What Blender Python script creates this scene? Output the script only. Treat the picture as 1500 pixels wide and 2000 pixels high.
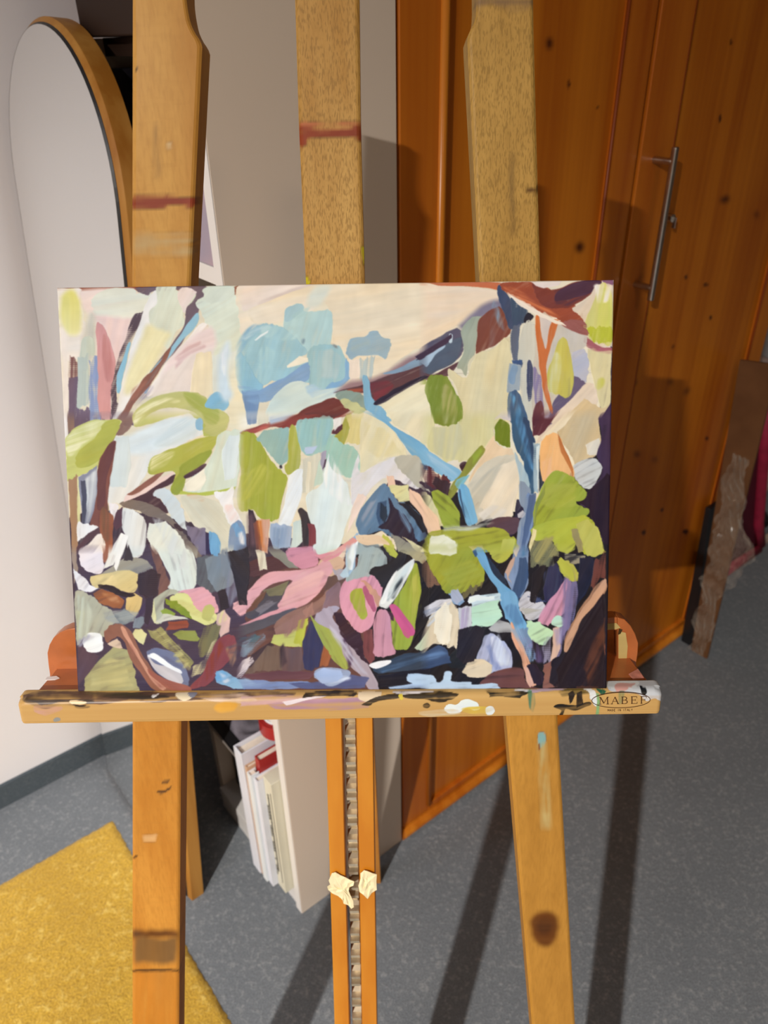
import bpy, bmesh, math, random
import numpy as np
from mathutils import Vector, Matrix
R=math.radians
sc=bpy.context.scene
for o in list(bpy.data.objects): bpy.data.objects.remove(o)
COL=sc.collection
# ---------------------------------------------------------------- camera
F=1503.; CX,CY=750.,1000.; CAM_Z=1.45
_d=np.array([47.,2450.,F]); _d/=np.linalg.norm(_d)
_up=-_d; _f=np.array([0,0,1.]); _fy=_f-_f.dot(_up)*_up; _fy/=np.linalg.norm(_fy); _rx=np.cross(_fy,_up)
CM=np.stack([_rx,_fy,_up]); CC=np.array([0,0,CAM_Z])
cd=bpy.data.cameras.new('camera'); cam=bpy.data.objects.new('camera',cd); COL.objects.link(cam)
r_=CM@np.array([1,0,0]); u_=CM@np.array([0,-1,0]); b_=CM@np.array([0,0,-1])
cam.matrix_world=Matrix(((r_[0],u_[0],b_[0],0),(r_[1],u_[1],b_[1],0),(r_[2],u_[2],b_[2],CAM_Z),(0,0,0,1)))
cd.sensor_fit='HORIZONTAL'; cd.lens=5.6; cd.sensor_width=5.6*1500/F; cd.clip_start=.02
cd.dof.use_dof=True; cd.dof.focus_distance=.585; cd.dof.aperture_fstop=2.0
sc.camera=cam
# ---------------------------------------------------------------- view and light
sc.view_settings.view_transform='Standard'; sc.view_settings.look='None'
sc.view_settings.gamma=1; sc.view_settings.exposure=0.0
try: sc.view_settings.use_curve_mapping=False
except Exception: pass
w=bpy.data.worlds.new('world'); sc.world=w; w.use_nodes=True
w.node_tree.nodes['Background'].inputs[0].default_value=(1,.9,.8,1)
w.node_tree.nodes['Background'].inputs[1].default_value=.015
def lamp(name,kind,loc,power,col,target=None,size=.06,**kw):
    l=bpy.data.lights.new(name,kind); l.energy=power; l.color=col
    if kind=='AREA': l.shape='DISK'; l.size=size
    else: l.shadow_soft_size=size
    for k,v in kw.items(): setattr(l,k,v)
    o=bpy.data.objects.new(name,l); COL.objects.link(o); o.location=loc
    if target is not None:
        o.rotation_euler=(Vector(target)-Vector(loc)).to_track_quat('-Z','Y').to_euler()
    return o
KEY=(-1.24,-2.32,2.70)
lamp('ceiling_lamp','AREA',KEY,255,(1,.935,.86),(KEY[0],KEY[1],0),.07,spread=R(156))
lamp('left_wall_wash','AREA',(-1.13,-.19,2.45),2.5,(.98,.95,1.0),tuple(UU*-.35+NN*1.43+np.array([0,0,.55])) if 'UU' in globals() else (-1.161,.905,.55),.4,spread=R(80))  # added wash light to brighten the left wall, no fixture known there
lamp('warm_fill_light','AREA',(1.1,-1.2,2.66),8,(1,.74,.5),(1.1,-1.2,0),.3)  # added soft warm fill for the wardrobe side, not a known fixture
# ---------------------------------------------------------------- helpers
def ray(px,py): return CM@np.array([(px-CX)/F,(py-CY)/F,1.])
def hit(px,py,p0,n):
    r=ray(px,py); n=np.array(n,float); t=(np.array(p0)-CC).dot(n)/r.dot(n); return CC+t*r
def proj(P):
    P=np.asarray(P,float)-CC; c=P@CM
    return CX+F*c[...,0]/c[...,2], CY+F*c[...,1]/c[...,2]
A=R(38.3); UU=np.array([math.cos(A),math.sin(A),0.]); NN=np.array([-math.sin(A),math.cos(A),0.])
def W(u,n,z): return UU*u+NN*n+np.array([0,0,z])
def lin(c):
    if isinstance(c,str): c=[int(c[i:i+2],16)/255. for i in (0,2,4)]
    c=np.asarray(c,float)
    return np.where(c<=.04045,c/12.92,((c+.055)/1.055)**2.4)
def alb(c,E=(1,1,1)): return tuple(np.clip(lin(c)/np.array(E),.003,.9))
def tag(o,label=None,cat=None,group=None,kind=None):
    if label: o['label']=label
    if cat: o['category']=cat
    if group: o['group']=group
    if kind: o['kind']=kind
    return o
def empty(name,loc,label=None,cat=None,group=None):
    o=bpy.data.objects.new(name,None); COL.objects.link(o); o.location=Vector(loc); o.empty_display_size=.05
    return tag(o,label,cat,group)
def wloc(p):
    v=Vector((0,0,0))
    while p is not None: v=v+Vector(p.location); p=p.parent
    return v
class MB:
    def __init__(s): s.v=[]; s.f=[]
    def add(s,v,f):
        n=len(s.v); s.v+=[tuple(map(float,a)) for a in v]; s.f+=[tuple(i+n for i in q) for q in f]; return s
    def box(s,o,ex,ey,ez):
        o,ex,ey,ez=map(np.array,(o,ex,ey,ez))
        v=[o,o+ex,o+ex+ey,o+ey,o+ez,o+ex+ez,o+ex+ey+ez,o+ey+ez]
        f=[(0,3,2,1),(4,5,6,7),(0,1,5,4),(1,2,6,5),(2,3,7,6),(3,0,4,7)]
        if np.dot(np.cross(ex,ey),ez)<0: f=[q[::-1] for q in f]
        return s.add(v,f)
    def ubox(s,u0,u1,n0,n1,z0,z1): return s.box(W(u0,n0,z0),UU*(u1-u0),NN*(n1-n0),(0,0,z1-z0))
    def prism(s,P,d):
        P=[np.array(p,float) for p in P]; d=np.array(d,float); m=len(P)
        nrm=sum(np.cross(P[i],P[(i+1)%m]) for i in range(m))
        if nrm.dot(d)>0: P=P[::-1]
        v=P+[p+d for p in P]
        f=[tuple(range(m)),tuple(range(2*m-1,m-1,-1))]+[((i+1)%m,i,m+i,m+(i+1)%m) for i in range(m)]
        return s.add(v,f)
    def tube(s,pts,r,seg=12,cap=True):
        pts=[Vector(p) for p in pts]; rs=r if hasattr(r,'__len__') else [r]*len(pts)
        base=len(s.v); up=Vector((0,0,1))
        t0=(pts[1]-pts[0]).normalized()
        if abs(t0.dot(up))>.95: up=Vector((1,0,0))
        for i,p in enumerate(pts):
            t=(pts[min(i+1,len(pts)-1)]-pts[max(i-1,0)]).normalized()
            a=t.cross(up).normalized(); b=t.cross(a).normalized()
            for k in range(seg):
                q=p+(a*math.cos(2*math.pi*k/seg)+b*math.sin(2*math.pi*k/seg))*rs[i]; s.v.append(tuple(q))
        for i in range(len(pts)-1):
            for k in range(seg):
                a0=base+i*seg+k; a1=base+i*seg+(k+1)%seg
                s.f.append((a0,a1,a1+seg,a0+seg))
        if cap:
            s.f.append(tuple(base+k for k in range(seg))[::-1]); s.f.append(tuple(base+(len(pts)-1)*seg+k for k in range(seg)))
        return s
    def build(s,name,mat,parent=None,bevel=0,smooth=False,seg=2,fix=True):
        base=wloc(parent) if parent is not None else Vector((0,0,0))
        me=bpy.data.meshes.new(name)
        if parent is None:
            a=np.array(s.v); c=(a.min(0)+a.max(0))/2; c[2]=a[:,2].min(); base=Vector(c)
        me.from_pydata([tuple(Vector(q)-base) for q in s.v],[],s.f); me.update()
        if fix:
            bm=bmesh.new(); bm.from_mesh(me); bmesh.ops.recalc_face_normals(bm,faces=bm.faces); bm.to_mesh(me); bm.free()
        o=bpy.data.objects.new(name,me); COL.objects.link(o)
        if parent is not None: o.parent=parent
        else: o.location=base
        if mat is not None: me.materials.append(mat)
        if smooth:
            for p in me.polygons: p.use_smooth=True
        if bevel:
            b=o.modifiers.new('bevel','BEVEL'); b.width=bevel; b.segments=seg; b.limit_method='ANGLE'; b.angle_limit=R(35)
            for p in me.polygons: p.use_smooth=True
            wn=o.modifiers.new('wn','WEIGHTED_NORMAL'); wn.keep_sharp=True
        return o
# ---------------------------------------------------------------- materials
class NT:
    def __init__(s,name):
        s.m=bpy.data.materials.new(name); s.m.use_nodes=True; s.t=s.m.node_tree; s.b=s.t.nodes['Principled BSDF']
    def n(s,kind,**kw):
        x=s.t.nodes.new('ShaderNode'+kind)
        for k,v in kw.items(): setattr(x,k,v)
        return x
    def l(s,a,b): s.t.links.new(a,b)
    def val(s,sock,v):
        if hasattr(v,'is_linked') or isinstance(v,bpy.types.NodeSocket): s.l(v,sock)
        else: sock.default_value=v
    def mix(s,fac,a,b,mode='MIX'):
        x=s.n('MixRGB',blend_type=mode)
        s.val(x.inputs[0],fac)
        for i,c in ((1,a),(2,b)):
            if isinstance(c,bpy.types.NodeSocket): s.l(c,x.inputs[i])
            else: x.inputs[i].default_value=(*c[:3],1)
        return x.outputs[0]
    def math(s,op,a,b=0,clamp=False):
        x=s.n('Math',operation=op); x.use_clamp=clamp; s.val(x.inputs[0],a); s.val(x.inputs[1],b); return x.outputs[0]
    def noise(s,vec,scale,detail=3,rough=.5):
        x=s.n('TexNoise'); x.inputs['Scale'].default_value=scale; x.inputs['Detail'].default_value=detail; x.inputs['Roughness'].default_value=rough
        if vec is not None: s.l(vec,x.inputs['Vector'])
        return x.outputs['Fac']
    def ramp(s,fac,p0,p1,c0=(0,0,0),c1=(1,1,1)):
        x=s.n('ValToRGB'); s.l(fac,x.inputs[0]); e=x.color_ramp.elements
        e[0].position=p0; e[1].position=p1; e[0].color=(*c0,1); e[1].color=(*c1,1); return x.outputs[0]
    def mapping(s,scale,coord='Object',rot=(0,0,0)):
        tc=s.n('TexCoord'); mp=s.n('Mapping'); mp.inputs['Scale'].default_value=scale; mp.inputs['Rotation'].default_value=rot
        s.l(tc.outputs[coord],mp.inputs[0]); return mp.outputs[0]
    def bump(s,h,strength,dist):
        x=s.n('Bump'); x.inputs['Strength'].default_value=strength; x.inputs['Distance'].default_value=dist; s.l(h,x.inputs['Height']); s.l(x.outputs[0],s.b.inputs['Normal'])
    def out(s,col,rough=.5,spec=.5):
        s.val(s.b.inputs['Base Color'],col if isinstance(col,bpy.types.NodeSocket) else (*col[:3],1))
        s.val(s.b.inputs['Roughness'],rough); s.b.inputs['Specular IOR Level'].default_value=spec; return s.m
def plain(name,col,rough=.6,spec=.4,metal=0,var=.06,scale=8):
    t=NT(name); v=t.mapping((1,1,1)); n=t.noise(v,scale,4)
    c=t.mix(t.ramp(n,.3,.7),tuple(np.array(col)*(1-var)),tuple(np.clip(np.array(col)*(1+var),0,1)))
    t.out(c,rough,spec); t.b.inputs['Metallic'].default_value=metal; return t.m
def rot_for(axis):
    return {'z':(0,0,0),'x':(0,R(90),0),'u':(0,R(90),0)}[axis]
def wood(name,c0,c1,axis='z',rough=.45,pores=.0,scale=1.,stain=None,fine=.5,coat=0,figure=0,zsplit=0):
    # c0 dark, c1 light; grain runs along axis
    t=NT(name)
    long,cross=(.9*scale,26*scale)
    sc_=(cross,cross,long) if axis=='z' else (long,cross,cross)
    v=t.mapping(sc_); n1=t.noise(v,1.0,4,.55)
    sc2=(90*scale,90*scale,2.2*scale) if axis=='z' else (2.2*scale,90*scale,90*scale)
    v2=t.mapping(sc2); n2=t.noise(v2,1.,3,.6)
    vb=t.mapping((1,1,1)); n3=t.noise(vb,3.0,2)
    f=t.math('ADD',t.math('MULTIPLY',n1,.6),t.math('ADD',t.math('MULTIPLY',n2,.4*fine),t.math('MULTIPLY',n3,.3)))
    col=t.ramp(f,.42,.82,c0,c1)
    if pores:
        sp=(1150*scale,1150*scale,34*scale) if axis=='z' else (34*scale,1150*scale,1150*scale)
        vp=t.mapping(sp); n4=t.noise(vp,1.,1,.5)
        m=t.ramp(n4,.38,.50,(1,1,1),(0,0,0))
        nb=t.noise(t.mapping((420,420,3) if axis=='z' else (3,420,420)),1.,2,.5); col=t.mix(t.math('MULTIPLY',t.ramp(nb,.45,.7),.30),col,tuple(np.array(c0)*.8))
        if zsplit:
            tcz=t.n('TexCoord'); sx=t.n('SeparateXYZ'); t.l(tcz.outputs['Object'],sx.inputs[0]); zm=t.n('MapRange'); t.l(sx.outputs['Z'],zm.inputs[0]); zm.inputs[1].default_value=zsplit-.1; zm.inputs[2].default_value=zsplit+.12; m=t.math('MULTIPLY',m,zm.outputs[0])
            col=t.mix(zm.outputs[0],t.mix(1.,col,(1.0,.84,.56),'MULTIPLY'),col)
        col=t.mix(t.math('MULTIPLY',m,pores),col,tuple(np.array(c0)*.55))
    if figure:
        sp=(60,60,230) if axis=='z' else (230,60,60)
        nf=t.noise(t.mapping(sp),1.,2); col=t.mix(t.math('MULTIPLY',t.ramp(nf,.5,.7),figure),col,tuple(np.array(c0)*.8))
    if stain:
        at=t.n('Attribute',attribute_name=stain); col=t.mix(at.outputs['Alpha'],col,at.outputs['Color'])
    t.out(col,rough,.22)
    t.bump(n2,.12,.0008)
    if coat: t.b.inputs['Coat Weight'].default_value=coat; t.b.inputs['Coat Roughness'].default_value=.25
    return t.m

# --- painting rasteriser: brush strokes -> pigment colour + relief on a grid ---
PX0,PY0,PX1,PY1=104,540,1212,1358
TILES={0:(0,0,1.),1:(100,540,.25333),2:(460,540,.25333),3:(820,540,.26),4:(100,800,.25333),5:(460,800,.25333),6:(820,800,.26),7:(100,1060,.25333),8:(460,1060,.25333),9:(820,1060,.26)}
def hexrgb(h): return np.array([int(h[i:i+2],16)/255. for i in (0,2,4)])
def unblue(c):
    g=c.mean(); k=.20*min(max((c[2]-c[0])/.15,0),1); return c*(1-k)+g*k
_rs=np.random.RandomState(7)
def _smooth(a,k):
    for ax in (0,1):
        c=np.zeros_like(a)
        for o in range(-k,k+1): c+=np.roll(a,o,ax)
        a=c/(2*k+1)
    return a
_NT=_rs.rand(512,512); _NT=_smooth(_NT,1); _NT=(_NT-_NT.mean())/_NT.std()
def tex(u,v):
    iu=np.floor(u).astype(int); iv=np.floor(v).astype(int); fu=u-iu; fv=v-iv
    fu=fu*fu*(3-2*fu); fv=fv*fv*(3-2*fv)
    g=lambda a,b:_NT[b%512,a%512]
    return (g(iu,iv)*(1-fu)+g(iu+1,iv)*fu)*(1-fv)+(g(iu,iv+1)*(1-fu)+g(iu+1,iv+1)*fu)*fv
def catmull(P,n=6):
    m=len(P); out=[]
    for i in range(m):
        p0,p1,p2,p3=P[i-1],P[i],P[(i+1)%m],P[(i+2)%m]
        for k in range(n):
            t=k/n
            out.append(.5*((2*p1)+(-p0+p2)*t+(2*p0-5*p1+4*p2-p3)*t*t+(-p0+3*p1-3*p2+p3)*t**3))
    return np.array(out)
def inside(X,Y,P):
    c=np.zeros(X.shape,bool); n=len(P)
    for i in range(n):
        x1,y1=P[i]; x2,y2=P[i-1]
        if y1==y2: continue
        c^=((y1>Y)!=(y2>Y))&(X<(x2-x1)*(Y-y1)/(y2-y1)+x1)
    return c
def paint(text,bounds=(PX0,PY0,PX1,PY1),rs=1):
    bx,by,cx_,cy_=bounds; W_=int((cx_-bx)*rs); Hh=int((cy_-by)*rs)
    img=np.ones((Hh,W_,3))*.8; hgt=np.zeros((Hh,W_)); cvr=np.zeros((Hh,W_))
    YY,XX=np.mgrid[0:Hh,0:W_].astype(float); XX=bx+(XX+.5)/rs; YY=by+(YY+.5)/rs; B0=np.array([bx,by])
    T=TILES[0]; k=0
    for ln in text.strip().split('\n'):
        if ln[0]=='T': T=TILES[int(ln.split()[1])]; continue
        head,pts=ln.split('|'); hd=head.split(); cols=[unblue(hexrgb(c)) for c in hd[1].split(',')]
        ao=hd[2].split(','); ang=math.radians(float(ao[0])); op=ao[1] if len(ao)>1 else ''
        P=np.array([[float(a) for a in q.split(',')] for q in pts.split()])
        P=P*T[2]+np.array([T[0],T[1]]); k+=1
        size=(P.max(0)-P.min(0)).min()
        if hd[0]=='p' or len(P)>7: P=catmull(P) if hd[0]=='p' else catmull(P,3)
        m=9
        x0,y0=np.maximum(((P.min(0)-m-B0)*rs).astype(int),0); x1,y1=np.minimum(((P.max(0)+m-B0)*rs).astype(int),[W_,Hh])
        if x1<=x0 or y1<=y0: continue
        X=XX[y0:y1,x0:x1]; Y=YY[y0:y1,x0:x1]
        # image-space angle measured counter-clockwise from +x
        ca,sa=math.cos(ang),-math.sin(ang)
        al=X*ca+Y*sa; ac=-X*sa+Y*ca
        off=k*37.7
        wob=tex(al*.03+off,ac*.05)*2.
        ac2=ac+wob
        st1=tex(al*.018+off,ac2*.55+off); st2=tex(al*.05+off*2,ac2*.22); st3=tex(X*.12+off,Y*.12)
        r=1.0 if 'd' not in op else 3.2
        if size<16: r*=.6
        e1=tex(ac*.5+off,al*.02+3)*r+tex(ac*.1+off,al*.02)*r; e2=tex(X*.07+off,Y*.07+off)*1.2
        mask=np.zeros(X.shape)
        for dx in (-.25/rs,.25/rs):
            for dy in (-.25/rs,.25/rs):
                Xs=X+dx+ca*e1+e2; Ys=Y+dy+sa*e1+tex(X*.07,Y*.07+off)*1.2
                mask+=inside(Xs,Ys,P)
        mask/=4
        if 's' in op: mask=_smooth(mask,5)
        elif 't' in op: mask=_smooth(mask,2)
        else: mask=_smooth(mask,1)*.5+mask*.5 
        a=mask.copy()
        if 'd' in op:
            weave=np.sin(Y*2*math.pi/4.1)*.10
            cov=st1*.3+st3*.2+weave+.95
            a*=np.clip(cov*1.1,0.25,1)
        if 't' in op:
            a*=np.clip(.62+.28*st1+.1*st3,0,.95)
        elif 's' not in op and 'd' not in op:
            a*=np.clip(1.06+.10*st1+.06*st3,.7,1)
        if T[2]<1:
            tx=[t for t in TILES if TILES[t]==T][0]
            if tx>3: a*=np.clip((Y-T[1])/20.,0,1)
            if tx%3!=1: a*=np.clip((X-T[0])/(20.),0,1)
        c=cols[0][None,None,:]
        if len(cols)>1:
            t=(al-al[mask>0].min())/(np.ptp(al[mask>0])+1e-6) if (mask>0).any() else 0
            t=np.clip(t,0,1)[...,None]; c=cols[0]*(1-t)+cols[1]*t
        lum=(st1*.005+st2*.009+st3*.007)[...,None]
        warm=(tex(al*.02+off*3,ac*.09)*.010)[...,None]*np.array([1.2,.2,-1.])
        c=np.clip(c+lum*(0.45+.8*c)+warm,0,1)
        sub=img[y0:y1,x0:x1]; sub[:]=sub*(1-a[...,None])+c*a[...,None]
        cs=cvr[y0:y1,x0:x1]; cs[:]=cs+(1-cs)*a
        hs=hgt[y0:y1,x0:x1]
        body=.35+.15*st1+.12*st2+.12*st3
        edge=np.clip(mask-_smooth(mask,3),0,1)*1.2
        hs[:]=hs*(1-a*.85)+(body+edge)*a*(.5 if ('t' in op or 's' in op) else 1.)
    weave=np.sin(YY*2*math.pi/4.1)*.5+.5
    weave*=np.clip(tex(XX*.012,YY*.02)*.6+.5,0,1)
    thick=_smooth(hgt,2)
    hgt=hgt+weave*.28*np.clip(1.1-thick,0,1)
    return img,hgt,cvr

def bilin(a,x,y):
    h,w=a.shape[:2]; x=np.clip(x,0,w-1.001); y=np.clip(y,0,h-1.001); i=x.astype(int); j=y.astype(int); fx=x-i; fy=y-j
    if a.ndim==3: fx=fx[...,None]; fy=fy[...,None]
    return (a[j,i]*(1-fx)+a[j,i+1]*fx)*(1-fy)+(a[j+1,i]*(1-fx)+a[j+1,i+1]*fx)*fy
_cache={}
def stain(o,text,bounds,rs=1,E=(1,.86,.7)):
    key=(id(text),bounds,rs)
    if key not in _cache: _cache[key]=paint(text,bounds,rs)
    img,h,cv=_cache[key]
    me=o.data; n=len(me.vertices); co=np.zeros(n*3); me.vertices.foreach_get('co',co); co=co.reshape(-1,3)+np.array(wloc(o))
    x,y=proj(co); x=(x-bounds[0])*rs-.5; y=(y-bounds[1])*rs-.5
    c=bilin(img,x,y); a=bilin(cv,x,y); c=np.clip((c-.8*(1-a[:,None]))/np.maximum(a[:,None],.04),0,1)
    a=a*((x>1)&(y>1)&(x<img.shape[1]-2)&(y<img.shape[0]-2))
    rgba=np.ones((n,4)); rgba[:,:3]=np.clip(lin(c)/np.array(E),.003,.88); rgba[:,3]=a
    at=me.attributes.new('stain','FLOAT_COLOR','POINT'); at.data.foreach_set('color',rgba.ravel())

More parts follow.
